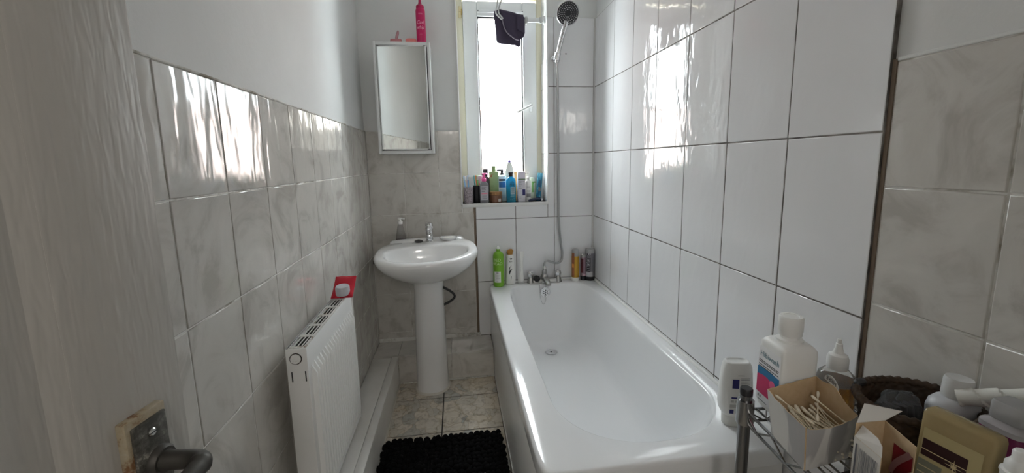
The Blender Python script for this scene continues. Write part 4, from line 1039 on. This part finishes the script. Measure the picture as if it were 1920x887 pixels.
bm = NB(); tube(bm, [(.030, 0, .0125), (.036, 0, .0108)], .0088, 14); obj('collar', bm, WPL, g)

# --- cloth on a white rail in front of the window -------------------------------
g = thing('airer_arm', 'white square rail fixed to the right window reveal near the top', 'rail', (WX1 - .0005, 2.62, 2.132))
bm = NB(); box(bm, -.012, 0, -.014, .014, -.020, .020, 0, .003); obj('wall_plate', bm, UPVC, g)
bm = NB(); box(bm, -.195, -.010, -.006, .006, -.013, .013, 0, .002); obj('bar', bm, UPVC, g)
bm = NB(); box(bm, -.122, -.108, -.010, .010, -.024, .018, 0, .003); box(bm, -.140, -.122, -.009, .009, -.020, .016, 0, .003); box(bm, -.128, -.119, -.008, -.002, -.034, -.02, 0, .002); box(bm, -.034, -.018, -.009, .009, -.019, .017, 0, .003)
obj('clamp', bm, mat('clear_clamp', (0.74, 0.75, 0.73, 1), .25, trans=.3), g)
CLOTH = mat('charcoal_towelling', srgb(74, 68, 84), .95, spec=.1); t = NT(CLOTH); t.bump(t.noise(t.coords(), 420, 2), .002, .9)
def px2(u, v, y):
    d = fw + r2 * ((u - 960) / 774.56) - u2 * ((v - 418.02) / 774.56); return CAM + d * (y / d.y)
def sheet(rows, y, th, amp, ph, n=16, sub=4):
    """soft folded sheet: rows (left point, right point) top to bottom, with thickness"""
    bm = NB(); A = catmull([r[0] for r in rows], sub); B = catmull([r[1] for r in rows], sub); m_ = len(A); F = []
    for side in (0, 1):
        G = []
        for i in range(m_):
            row = []
            for j in range(n + 1):
                q = j / n; p = A[i].lerp(B[i], q)
                e = min(1, min(q, 1 - q) * n / 1.5, min(i, m_ - 1 - i) / 1.5) ** .5
                w_ = amp * math.sin(7 * q + ph + 2.2 * i / m_) * (.4 + .6 * i / m_) + amp * .5 * math.sin(15 * q + ph * 2)
                row.append(bm.verts.new((p.x, p.y + w_ + (th / 2 if side else -th / 2) * (.25 + .75 * e), p.z)))
            G.append(row)
        F.append(G)
    for G in F:
        for i in range(m_ - 1):
            for j in range(n): bm.faces.new((G[i][j], G[i][j + 1], G[i + 1][j + 1], G[i + 1][j]))
    a, b = F
    for i in range(m_ - 1):
        for j in (0, n): bm.faces.new((a[i][j], a[i + 1][j], b[i + 1][j], b[i][j]))
    for j in range(n):
        for i in (0, m_ - 1): bm.faces.new((a[i][j], a[i][j + 1], b[i][j + 1], b[i][j]))
    return bm
back = [(926.3, 21, 937, 17), (926.2, 30, 972, 27), (927.5, 44, 976, 42), (929.3, 56, 976, 56), (929.8, 66, 976, 68), (931, 76, 976.3, 78), (936, 81.5, 976, 85), (962, 83.5, 974, 87), (967, 86, 972, 88.6)]
cl = thing('wash_cloth', 'dark charcoal towelling cloth folded over the white rail at the window', 'cloth', (0, 0, 0))
Yc = 2.634
o = obj('back_fold', sheet([(px2(a, b, Yc), px2(c, d, Yc)) for a, b, c, d in back], Yc, .008, .002, .5), CLOTH, cl, smooth=70)
frontf = [(937, 17, 946.5, 24), (938, 26, 980, 30), (942, 38, 983.5, 40), (945.5, 52, 984, 55), (951, 61, 983.5, 63), (960, 69, 982, 68.5), (967, 73.5, 978.5, 72), (971, 75, 974, 74.8)]
Yd = 2.604
obj('front_fold', sheet([(px2(a, b, Yd), px2(c, d, Yd)) for a, b, c, d in frontf], Yd, .008, .0025, 2.0), CLOTH, cl, smooth=70)
bm = NB(); e_ = [px2(a, b, Yd - .0045) for a, b in ((941.5, 36), (945.5, 51.5), (951, 61), (960, 69), (967, 73.7), (973, 75))]; tube(bm, e_, .0035, 8, smooth_sub=5)
obj('hem', bm, mat('cloth_hem', srgb(120, 114, 126), .9), cl)
bm = NB(); A_ = [px2(973, 26, 2.598), px2(981, 31, 2.598)]
obj('over_fold', sheet([(px2(a, b, 2.594), px2(c, d, 2.594)) for a, b, c, d in ((969, 28.5, 979, 29.5), (969.5, 36, 983, 36), (969, 46, 984, 48), (969.5, 55, 984, 58), (976, 59, 984, 63))], 2.594, .007, .001, 1.0, n=8), CLOTH, cl, smooth=70); bm.free()
bm = NB(); tp = [px2(a, b, 2.59) for a, b in ((968, 28), (975, 27.5), (982, 32))]
# bridge of cloth over the bar joining front and back folds
rows = []
for q in range(9):
    a = PI * q / 8; y = 2.619 - .015 * math.cos(a); z = .012 * math.sin(a)
    L_ = px2(946, 27, y); R_ = px2(981.5, 31, y); rows.append((L_ + Vector((0, 0, z - .002)), R_ + Vector((0, 0, z - .002))))
bm2 = NB(); G = [[bm2.verts.new(r[0].lerp(r[1], j / 10)) for j in range(11)] for r in rows]
for i in range(8):
    for j in range(10): bm2.faces.new((G[i][j], G[i][j + 1], G[i + 1][j + 1], G[i + 1][j]))
bmesh.ops.solidify(bm2, geom=bm2.faces[:], thickness=.006)
obj('top_fold', bm2, CLOTH, cl, smooth=70); bm.free()
g = thing('hanging_cord', 'looped white double cord hanging in front of the dark cloth', 'cord', (0, 0, 0))
bm = NB(); Yk = 2.585
topz = [px2(934, -14, Yk), px2(945, -14, Yk)]
tube(bm, [Vector((topz[0].x + .012, Yk, WZ1 + .004)), topz[0], px2(932, 8, Yk), px2(929.5, 22, Yk), px2(932, 28, Yk - .004), px2(937, 33, Yk - .004), px2(941.5, 37, Yk)], .0042, 10, smooth_sub=8)
tube(bm, [Vector((topz[1].x, Yk, WZ1 + .004)), topz[1], px2(938, 6, Yk), px2(934.6, 19, Yk), px2(936, 26, Yk - .006), px2(940, 31, Yk - .006), px2(943, 35, Yk)], .0042, 10, smooth_sub=8)
obj('cord', bm, pl('cord_grey', (186, 186, 186), .5), g)

# --- wire rack -----------------------------------------------------------------------
HZ = .750
WIRE = mat('dull_chrome_wire', (0.30, 0.30, 0.30, 1), .25, 1.0); POST = mat('dark_chrome_post', (0.20, 0.20, 0.205, 1), .25, 1.0)
ra = math.atan2(-.10, .995)
rk = thing('wire_rack', 'chrome wire shelf rack of toiletries at the near end of the bath', 'rack', (.599, .750, 0), (0, 0, ra))
RWd, RLn = .252, .60      # local +x across to the wall, local -y towards the doorway
for x, y in ((0, 0), (RWd, 0), (0, -RLn), (RWd, -RLn)):
    top = .797 if (x, y) != (RWd, 0) else .765
    bm = NB(); lathe(bm, [(.0122, .004), (.0122, top - .014)], cx=x, cy=y, seg=24)
    p_ = obj('post', bm, POST, rk)
    bm = NB(); lathe(bm, [(.0126, top - .015), (.0126, top - .002), (.011, top)], cx=x, cy=y, seg=24); obj('post_cap', bm, BLACK, p_)
    bm = NB(); lathe(bm, [(.014, 0), (.013, .008), (.008, .012)], cx=x, cy=y, seg=18); obj('foot', bm, BLACK, p_)
for hz in (HZ, .32):
    bm = NB(); zt_, zb = hz - .005, hz - .030
    P4 = [(0, 0), (RWd, 0), (RWd, -RLn), (0, -RLn)]
    for a, b in zip(P4, P4[1:] + P4[:1]):
        tube(bm, [(a[0], a[1], zt_ + .002), (b[0], b[1], zt_ + .002)], .0030, 8); tube(bm, [(a[0], a[1], zb), (b[0], b[1], zb)], .0030, 8)
        n_ = 14 if abs(a[1] - b[1]) > .3 else 6
        for k in range(n_):
            q0_, q1_ = k / n_, (k + 1) / n_; z0_, z1_ = (zt_, zb) if k % 2 == 0 else (zb, zt_)
            tube(bm, [(a[0] + (b[0] - a[0]) * q0_, a[1] + (b[1] - a[1]) * q0_, z0_), (a[0] + (b[0] - a[0]) * q1_, a[1] + (b[1] - a[1]) * q1_, z1_)], .0021, 6)
    sf = obj('shelf_frame', bm, WIRE, rk)
    bm = NB()
    for k in range(1, 10): tube(bm, [(RWd * k / 10, 0, hz - .0022), (RWd * k / 10, -RLn, hz - .0022)], .0021, 6)
    for k in range(1, 4): tube(bm, [(0, -RLn * k / 4, hz - .0065), (RWd, -RLn * k / 4, hz - .0065)], .0028, 6)
    obj('shelf_wires', bm, WIRE, sf)
    for x, y in P4:
        bm = NB(); lathe(bm, [(.0125, hz - .034), (.0168, hz - .034), (.0182, hz - .026), (.0165, hz + .016), (.0165, hz + .020), (.0125, hz + .020)], cx=x, cy=y, seg=24)
        obj('collar', bm, WIRE, sf)
R0 = HZ + .0005

g = thing('antiseptic_bottle', 'square white antiseptic wash bottle with blue and magenta label on the rack', 'bottle', (.6705, .7275, R0), (0, 0, -.107))
h_ = .0375
supo([(h_ - .003, h_ - .003, 0, 9), (h_, h_, .003, 9), (h_, h_, .146, 9), (h_ - .003, h_ - .003, .152, 8), (.030, .030, .157, 5), (.0245, .0245, .158, 2), (.0245, .0245, .163, 2), (.0175, .0175, .165, 2), (.017, .017, .172, 2)], WPL, g, 'body', 9, 72)
cpp = lath([(.0185, .170), (.0215, .172), (.0215, .180), (.0225, .182), (.0225, .208), (.0205, .2115), (.014, .2118), (.0135, .2108), (.001, .2108)], WPL, g, 'cap', 36)
sd_ = lambda e: (lambda u, v: (-h_ - e, -u, v))      # the face towards the bath; text runs from far to near
lb = label(sd_(.0006), -.036, .033, .012, .136, pl('bright_white_label', (232, 232, 234), .45), g, nx=1)
lettering('Hibiwash', .0165, lambda x, y: sd_(.0011)(x + .000, y + .119), pl('teal_ink', (70, 120, 132), .5), lb)
lines(sd_(.0011), [(-.033, .030, .104), (-.033, .028, .1005), (-.033, .030, .094), (-.033, .014, .090)], INK, lb, h=.0017)
bm = NB(); patch(bm, lambda u, v: sd_(.0010)(u, .066 - .004 * math.sin(PI * (u + .034) / .07) + .022 * v + (.006 * math.sin(PI * (u + .034) / .07)) * v), -.036, .033, 0, 1, 14, 1)
obj('label_band', bm, pl('label_blue', (20, 110, 160), .45), lb, smooth=0)
bm = NB(); patch(bm, lambda u, v: sd_(.0012)(u, .030 + .006 * ((u + .034) / .07) * (1 - v) * 0 + (.040 + .010 * math.sin(PI * (u + .034) / .07) - .014 * ((u + .034) / .07)) * v), -.036, .033, 0, 1, 14, 1)
obj('label_band', bm, pl('label_magenta', (196, 22, 92), .45), lb, smooth=0)
bm = NB(); cc = [bm.verts.new(sd_(.0016)(.014 + .0095 * math.cos(2 * PI * k / 24), .066 + .0095 * math.sin(2 * PI * k / 24))) for k in range(24)]; bm.faces.new(cc)
obj('label_disc', bm, pl('label_pink', (226, 96, 140), .45), lb, smooth=0)
bm = NB()
for k in range(2): patch(bm, sd_(.0011), -.030 + .006 * k, -.026 + .006 * k, .020, .026, 1)
patch(bm, sd_(.0011), -.030, .0, .014, .016, 1); obj('label_mark', bm, GINK, lb, smooth=0)

g = thing('pump_bottle', 'round clear bottle of amber liquid with white spout behind the cotton bud box', 'bottle', (.772, .712, R0))
AMB = mat('amber_liquid', srgb(226, 150, 50), .15, trans=.55, ior=1.3)
lath([(.028, .004), (.0325, .008), (.0325, .062), (.0315, .066)], AMB, g, 'liquid', 32)
lath([(.030, 0), (.034, .004), (.0345, .070), (.031, .084), (.021, .094), (.016, .097)], mat('clear_bottle', (0.90, 0.88, 0.84, 1), .08, trans=.85, ior=1.2), g, 'body', 32)
lath([(.0175, .096), (.0190, .099), (.0190, .118), (.0165, .126), (.010, .130), (.0070, .140), (.0058, .150), (.0040, .151), (.0038, .160), (.001, .161)], WPL, g, 'cap', 28)

# cotton bud box: a small open cardboard tray, walls flaring a little
KRAFT = mat('kraft_card', srgb(196, 172, 140), .8); OUTER = mat('printed_card', srgb(196, 192, 188), .6)
t = NT(KRAFT); t.col(t.mix(t.noise(t.coords(), 90, 3), srgb(182, 156, 122), srgb(204, 182, 150)))
t = NT(OUTER); t.col(t.ramp(t.noise(t.coords((14, 14, 5)), 1.0, 2, .5, 1.2), [(.47, srgb(168, 166, 166)), (.52, srgb(204, 202, 198))]))
bxo = Vector((.634, .622, R0))
cb = thing('cotton_bud_box', 'open cardboard box full of cotton buds with a torn rim on the rack', 'box', bxo)
TOPC = [Vector(p) - bxo for p in ((.581, .671, .841), (.697, .684, .850), (.678, .579, .836), (.561, .560, .838))]
BOTC = [Vector((p.x * .86 + .003, p.y * .86, 0)) for p in TOPC]
def wall(bm, a, b, c, d, n=14, jag=0.0, th=.0012, prof_=None, seed=1):
    """card wall: bottom a-b, top d-c; inner face mi 0, outer face mi 1"""
    rr_ = random.Random(seed); nrm_ = (b - a).cross(d - a).normalized() * th
    lo = [a.lerp(b, k / n) for k in range(n + 1)]; hi = []
    for k in range(n + 1):
        p = d.lerp(c, k / n); e = (rr_.uniform(-jag, jag) if 0 < k < n else 0) + (prof_(k / n) if prof_ else 0); hi.append(p + Vector((0, 0, e)))
    I = [[bm.verts.new(p) for p in lo], [bm.verts.new(p) for p in hi]]; Oo = [[bm.verts.new(p + nrm_) for p in lo], [bm.verts.new(p + nrm_) for p in hi]]
    for k in range(n):
        f = bm.faces.new((I[0][k], I[0][k + 1], I[1][k + 1], I[1][k])); f.material_index = 0
        f = bm.faces.new((Oo[0][k + 1], Oo[0][k], Oo[1][k], Oo[1][k + 1])); f.material_index = 1
        f = bm.faces.new((I[1][k], I[1][k + 1], Oo[1][k + 1], Oo[1][k])); f.material_index = 0
    for k in (0, n): bm.faces.new((I[0][k], I[1][k], Oo[1][k], Oo[0][k]))
a0, a1, a2, a3 = BOTC; b0, b1_, b2_, b3 = TOPC
bm = NB()
wall(bm, a0, a3, b3, b0, jag=.0012, seed=2, prof_=lambda q: -.003 * math.sin(PI * q))            # left
wall(bm, a3, a2, b2_, b3, jag=.0008, seed=3, prof_=lambda q: -.010 * math.sin(PI * q) ** .6)    # front
wall(bm, a2, a1, b1_, b2_, jag=.0008, seed=4, prof_=lambda q: .012 * math.exp(-((q - .55) / .22) ** 2))   # right
wall(bm, a1, a0, b0, b1_, jag=.0006, seed=5)
bm.faces.new([bm.verts.new(p + Vector((0, 0, .001))) for p in BOTC]); bm.faces.new([bm.verts.new(p) for p in BOTC][::-1])
obj('tray', bm, [KRAFT, OUTER], cb, smooth=0)
# lid tab printed HERE, standing on the right wall
d_ = (b1_ - b2_).normalized(); upv = Vector((0, 0, 1)); c0 = b2_.lerp(b1_, .63) + Vector((.0008, 0, .012))
bm = NB(); tab = [c0 + d_ * (.019 * math.cos(PI * k / 12)) * 1.0 + upv * (.016 * math.sin(PI * k / 12) - .002) for k in range(13)]
f1 = [bm.verts.new(p) for p in tab]; f2_ = [bm.verts.new(p + Vector((.0010, -.0002, 0))) for p in tab]
bm.faces.new(f1); bm.faces.new(f2_[::-1])
for k in range(13): bm.faces.new((f1[k], f1[(k + 1) % 13], f2_[(k + 1) % 13], f2_[k]))
tb = obj('opening_tab', bm, pl('tab_white', (206, 204, 200), .6), cb, smooth=0)
lettering('HERE', .0115, lambda x, y: c0 + d_ * (x) + upv * (-y + .0065) + Vector((-.0006, .0001, 0)), INK, tb)
lettering('OPEN', .0050, lambda x, y: c0 + d_ * (x) + upv * (-y - .0005) + Vector((-.0006, .0001, 0)), GINK, tb) if 0 else None
# cotton buds
COT = mat('cotton', srgb(226, 218, 200), .95); STK = mat('paper_stick', srgb(224, 214, 192), .7)
def bud_mesh():
    bm = NB(); L_ = .036
    lathe(bm, [(.0011, -L_ + .008), (.0011, L_ - .008)], seg=8, mi=1)
    for s_ in (-1, 1):
        pr = [(.0012, L_ - .016), (.0022, L_ - .013), (.0029, L_ - .007), (.0026, L_ - .003), (.0014, L_ - .0006), (.0003, L_)]
        lathe(bm, [(r, s_ * z) for r, z in pr], seg=10)
    bmesh.ops.rotate(bm, matrix=Matrix.Rotation(-PI / 2, 3, 'X'), verts=bm.verts)
    return bm
bud = obj('cotton_bud', bud_mesh(), [COT, STK]); bud['label'] = 'white cotton bud lying in the open cardboard box on the rack'; bud['category'] = 'cotton bud'; bud['group'] = 'cotton buds in the open box'
r_ = random.Random(11); first = True
for lay in range(7):
    for k in range(11):
        o = bud if first else bud.copy()
        if not first: C.objects.link(o)
        first = False
        q = (k + .5) / 11 + r_.uniform(-.02, .02)
        zz = R0 + .005 + lay * .0082
        o.location = (bxo.x - .034 + .072 * q + .002 * lay * 0 + .001, bxo.y - .004 + r_.uniform(-.007, .007), zz + r_.uniform(-.0008, .0008))
        o.rotation_euler = (r_.uniform(-.03, .10) if lay < 6 else r_.uniform(.0, .3), 0, r_.uniform(-.28, .28))
for x, y, z, rx, rz in ((.655, .634, .822, .36, -.75), (.606, .634, .820, .4, .55), (.664, .616, .822, .40, .4)):
    o = bud.copy(); C.objects.link(o); o.location = (x, y, z); o.rotation_euler = (rx, 0, rz)

# flat black packet and the upright open carton
g = thing('sachet', 'flat black plastic packet under the open carton on the rack', 'packet', (.632, .512, R0), (0, 0, .15))
bm = NB(); suploft(bm, [(.052, .040, 0), (.053, .041, .002), (.050, .038, .0055), (.02, .015, .006)], 8, 40); obj('packet', bm, mat('black_film', (0.02, 0.02, 0.022, 1), .2), g)
lines(lambda u, v: (u, v, .0068), [(-.048, -.030, .030), (-.046, -.024, .024), (-.048, -.034, .018)], GINK, g, h=.0014)
K0 = Vector((.618, .484, R0 + .0068))
ct = thing('carton', 'tall open carton with barcode side and raised white flap on the rack', 'carton', K0)
q4 = [Vector((p[0], p[1], 0)) - Vector((K0.x, K0.y, 0)) for p in ((.600, .512), (.648, .510), (.636, .456), (.592, .464))]
HC = .875 - K0.z
CARDW = mat('white_carton', srgb(206, 202, 196), .6)
bm = NB()
zt4 = [HC, HC, HC - .004, HC - .022]
T4 = [p + Vector((0, 0, z)) for p, z in zip(q4, zt4)]
wall(bm, q4[0], q4[3], T4[3] + Vector((0, 0, 0)), T4[0] + Vector((0, 0, -.022)), n=6, seed=6)
wall(bm, q4[3], q4[2], T4[2] + Vector((0, 0, -.040)), T4[3] + Vector((0, 0, -.03)), n=6, jag=.001, seed=7)
wall(bm, q4[2], q4[1], T4[1], T4[2], n=6, seed=8)
wall(bm, q4[1], q4[0], T4[0], T4[1], n=6, seed=9)
bm.faces.new([bm.verts.new(p) for p in q4])
obj('sleeve', bm, [KRAFT, CARDW], ct, smooth=0)
bm = NB(); A_, B_ = T4[0], T4[1]; o1 = Vector((.058, .030, .006)); o2 = Vector((.050, .000, .000))
fl = [A_, B_ + Vector((0, 0, 0)), B_ + Vector((.045, .012, .003)), A_ + Vector((.050, .034, .006))]
up_ = Vector((0, 0, .0009)); f1 = [bm.verts.new(p) for p in fl]; f2_ = [bm.verts.new(p + up_) for p in fl]
bm.faces.new(f1[::-1]); bm.faces.new(f2_)
for k in range(4): bm.faces.new((f1[k], f1[(k + 1) % 4], f2_[(k + 1) % 4], f2_[k]))
obj('flap', bm, CARDW, ct, smooth=0)
bm = NB(); L0, L1 = T4[0] + Vector((0, 0, -.022)), T4[3]
fl = [L0, L1, L1 + Vector((.004, .004, .014)), L1.lerp(L0, .3) + Vector((.007, .001, .019)), L0 + Vector((.007, -.004, .020))]
f1 = [bm.verts.new(p) for p in fl]; f2_ = [bm.verts.new(p + Vector((-.0009, 0, .0003))) for p in fl]
bm.faces.new(f1); bm.faces.new(f2_[::-1])
for k in range(5): bm.faces.new((f1[k], f1[(k + 1) % 5], f2_[(k + 1) % 5], f2_[k]))
obj('flap', bm, CARDW, ct, smooth=0)
nL = (q4[3] - q4[0]).cross(Vector((0, 0, 1))).normalized()
if nL.x > 0: nL = -nL
def cside(u, v): return q4[0].lerp(q4[3], u) + Vector((0, 0, v)) + nL * .0022
bm = NB(); patch(bm, cside, .10, .17, .0, HC - .030, 1); rb = random.Random(4); u_ = .24
while u_ < .92:
    w_ = rb.choice((.010, .016, .024)); patch(bm, cside, u_, u_ + w_, .0, HC - .032 - .002 * rb.random(), 1); u_ += w_ + rb.choice((.012, .02, .03))
obj('barcode', bm, pl('barcode_grey', (92, 92, 98), .6), ct, smooth=0)
bm = NB(); cin = lambda u, v: q4[2].lerp(q4[1], u) + Vector((-.0012, 0, v)); patch(bm, cin, .02, .62, .03, HC - .022, 6)
obj('printed_panel', bm, pl('dark_red_print', (122, 12, 34), .5), ct, smooth=0)
bm = NB(); patch(bm, lambda u, v: q4[2].lerp(q4[1], .55 - .48 * v + .06 * math.sin(4 * v)) + Vector((-.0020, .006 * u, .045 + .05 * v + .006 * u)), 0, 1, 0, 1, 1, 10)
obj('printed_swirl', bm, pl('pale_red_print', (150, 110, 112), .5), ct, smooth=0)

# wicker basket against the wall
WICK = mat('dark_wicker', srgb(86, 62, 44), .6); t = NT(WICK); t.col(t.mix(t.noise(t.coords(), 70, 3), srgb(34, 26, 20), srgb(82, 60, 42)))
bk_ = Vector((.776, .565, R0))
g = thing('wicker_basket', 'oval dark wicker basket against the beige tiles on the rack', 'basket', bk_)
bm = NB(); rings = []; kk = 144; rowsn = 30; HB = .108
def bell(i, r0):
    q = i / rowsn; return .072 + .016 * q + r0, .058 + .015 * q + r0
for i in range(rowsn + 1):
    a_, b_ = bell(i, 0); z = HB * i / rowsn; ring = []
    for k in range(kk):
        th = 2 * PI * k / kk; wv = .0022 * math.cos(24 * th + PI * (i // 2)) * (1 if i % 2 else .25)
        ring.append(((a_ + wv) * math.cos(th), (b_ + wv) * math.sin(th), z))
    rings.append(ring)
inner = []
for i in range(rowsn, 1, -1):
    a_, b_ = bell(i, -.005); z = HB * i / rowsn; ring = []
    for k in range(kk):
        th = 2 * PI * k / kk; wv = .0020 * math.cos(24 * th + PI * (i // 2)) * (1 if i % 2 else .25)
        ring.append(((a_ + wv) * math.cos(th), (b_ + wv) * math.sin(th), z))
    inner.append(ring)
loft(bm, rings + inner); obj('woven_wall', bm, WICK, g, smooth=70)
bm = NB(); path = []
for s_ in (0, PI):
    path = [((.0880) * math.cos(2 * PI * k / 160), (.0730) * math.sin(2 * PI * k / 160), HB + .002) for k in range(161)]
n_ = len(path) - 1
rings = []
for k in range(n_):
    p = Vector(path[k]); tn = (Vector(path[(k + 1) % n_]) - Vector(path[k - 1 if k else n_ - 1])).normalized(); u_ = Vector((0, 0, 1)); v_ = tn.cross(u_)
    rings.append([p + u_ * ((.0068 + .0015 * math.cos(a + k * PI / 2)) * math.sin(a)) + v_ * ((.0068 + .0015 * math.cos(a + k * PI / 2)) * math.cos(a)) for a in [2 * PI * j / 10 for j in range(10)]])
loft(bm, rings + [rings[0]], cap0=False, cap1=False); obj('rim', bm, WICK, g, smooth=70)
bm = NB(); lathe(bm, [(.011, 0), (.012, .003), (.009, .007), (.002, .008)], seg=16, sx=1.3, sy=.7); obj('rim_knob', bm, BLACK, g, loc=(-.045, .062, HB + .006), rot=(.3, 0, .3))
# clear packet of dark pads in the basket
g = thing('clear_packet', 'crumpled clear plastic packet of dark contents in the wicker basket', 'packet', (.745, .5650, R0 + .010), (-.10, .10, .1))
def blob(sx_, sy2, sz, amp, seed, k=28, rws=16):
    rr_ = random.Random(seed); ph = [(rr_.uniform(2, 9), rr_.uniform(2, 9), rr_.uniform(0, 6)) for _ in range(6)]; rings = []
    for i in range(rws + 1):
        a = -PI / 2 + PI * (i + .02) / (rws + .04); ring = []
        for j in range(k):
            th = 2 * PI * j / k; n_ = sum(math.sin(f1_ * th + p_ + 3 * a) * math.cos(f2_ * a + p_) for f1_, f2_, p_ in [(round(x), round(y_), z_) for x, y_, z_ in ph]) / 6
            q = 1 + amp * n_; c = math.cos(a); c = math.copysign(abs(c) ** .6, c)
            ring.append((sx_ * c * q * math.copysign(abs(math.cos(th)) ** .7, math.cos(th)), sy2 * c * q * math.copysign(abs(math.sin(th)) ** .7, math.sin(th)), sz + sz * math.sin(a) * (1 + amp * .4 * n_)))
        rings.append(ring)
    bm = NB(); loft(bm, rings); return bm
obj('film', blob(.046, .020, .057, .35, 5), mat('clear_film', (0.62, 0.64, 0.67, 1), .10, trans=.88, ior=1.15), g, smooth=35)
bm = NB()
for k in range(5): suploft(bm, [(.0065, .012, .02), (.0075, .013, .06), (.006, .010, .092)], 3, 14, cx=-.032 + .016 * k)
obj('contents', bm, mat('dark_grey_pads', (0.03, 0.03, 0.034, 1), .5), g)
# white translucent bottle in the basket
g = thing('lotion_bottle', 'large milky translucent bottle with wide cap in the wicker basket', 'bottle', (.822, .5450, R0 + .005), (.0, .03, -.2))
MILK = mat('milky_plastic', (0.70, 0.71, 0.74, 1), .4, trans=.25)
supo([(.028, .022, 0), (.032, .026, .005), (.035, .028, .065), (.0375, .029, .098), (.035, .027, .110), (.027, .022, .118), (.019, .018, .121), (.018, .017, .124)], MILK, g, 'body', 2.3)
lath([(.0190, .122), (.0200, .125), (.0190, .151), (.0175, .156), (.014, .1555), (.001, .1545)], mat('pale_cap', (0.74, 0.74, 0.73, 1), .4, trans=.15), g, 'cap', 32)
# rolled white tube
g = thing('paper_roll', 'tightly rolled white spiral lying across the basket by the wall', 'roll', (.838, .497, .902))
bm = NB(); dirv = Vector((.052, -.075, .036)).normalized(); u_ = dirv.cross(Vector((0, 0, 1))).normalized(); v_ = dirv.cross(u_)
L_ = .115; rings = []
for i in range(61):
    q = i / 60; ring = []
    for j in range(20):
        a = 2 * PI * j / 20; sp2 = (q * 4.0 - j / 20) % 1.0; r = .0125 + .0026 * sp2
        ring.append(dirv * (L_ * (q - .42)) + u_ * r * math.cos(a) + v_ * r * math.sin(a))
    rings.append(ring)
loft(bm, rings); obj('roll', bm, pl('paper_white', (218, 218, 212), .6), g, smooth=30)
# amber gel bottle
g = thing('shower_gel_bottle', 'big amber gel bottle with dark label band leaning on the basket', 'bottle', (.690, .4480, R0 + .0022), (0, .09, .15))
supo([(.012, .037, 0), (.0150, .0405, .005), (.0155, .0410, .148), (.014, .0395, .154), (.010, .036, .157)], mat('amber_gel', srgb(200, 178, 130), .10, trans=.45, ior=1.3), g, 'body', 7, 64)
sd2 = lambda e: (lambda u, v: (-.0156 - e, -u * .94, v))
lb = label(sd2(.0006), -.036, .034, .004, .128, mat('clear_gold_label', srgb(178, 164, 122), .3), g, nx=1)
label(sd2(.0012), -.034, .020, .086, .112, pl('dark_brown_band', (52, 28, 30), .4), lb, 'label_band', 1)
label(sd2(.0012), -.036, -.006, .004, .080, mat('grey_green_label', srgb(128, 128, 112), .4), lb, 'label_patch', 1)
bm = NB(); st = []
for k in range(16):
    r = (.011 if k % 4 == 0 else .006) if k % 2 == 0 else .0025; st.append(bm.verts.new(sd2(.0018)(.006 + r * math.cos(2 * PI * k / 16), .091 + r * math.sin(2 * PI * k / 16))))
bm.faces.new(st); patch(bm, sd2(.0018), -.034, .020, .0955, .0968, 1); obj('label_star', bm, pl('pale_gold', (206, 190, 150), .5), lb, smooth=0)
lines(sd2(.0018), [(-.034, -.012, .070), (-.034, -.008, .060), (-.034, -.014, .050)], pl('pale_gold', (206, 190, 150), .5), lb, h=.0016)
# purple bottle with clear cap
g = thing('mouthwash_bottle', 'purple liquid bottle with square clear cap beside the wall', 'bottle', (.794, .4540, R0))
PURP = mat('purple_liquid', srgb(140, 62, 104), .12, trans=.35, ior=1.3)
supo([(.024, .024, 0), (.028, .028, .004), (.028, .028, .126), (.026, .026, .131)], PURP, g, 'liquid', 4); supo([(.0265, .0265, .1315), (.028, .028, .132), (.0275, .0275, .139), (.018, .018, .145), (.017, .017, .147)], mat('clear_shoulder', (0.84, 0.80, 0.83, 1), .1, trans=.6, ior=1.2), g, 'shoulder', 4)
supo([(.0185, .0185, .146), (.0195, .0195, .148), (.0190, .0190, .171), (.0175, .0175, .174)], mat('clear_cap', (0.82, 0.82, 0.83, 1), .1, trans=.6, ior=1.2), g, 'cap', 5)
# small white pump bottle in front
g = thing('dropper_bottle', 'small white bottle with rounded white top in front of the purple bottle', 'bottle', (.692, .3820, R0))
lath([(.0140, 0), (.0155, .003), (.0160, .128), (.0172, .131), (.0168, .134), (.0130, .135)], WPL, g, 'body', 26)
lath([(.0130, .134), (.0138, .137), (.0138, .144), (.0095, .150), (.0086, .152), (.0086, .161), (.007, .1635), (.001, .164)], WPL, g, 'cap', 26)
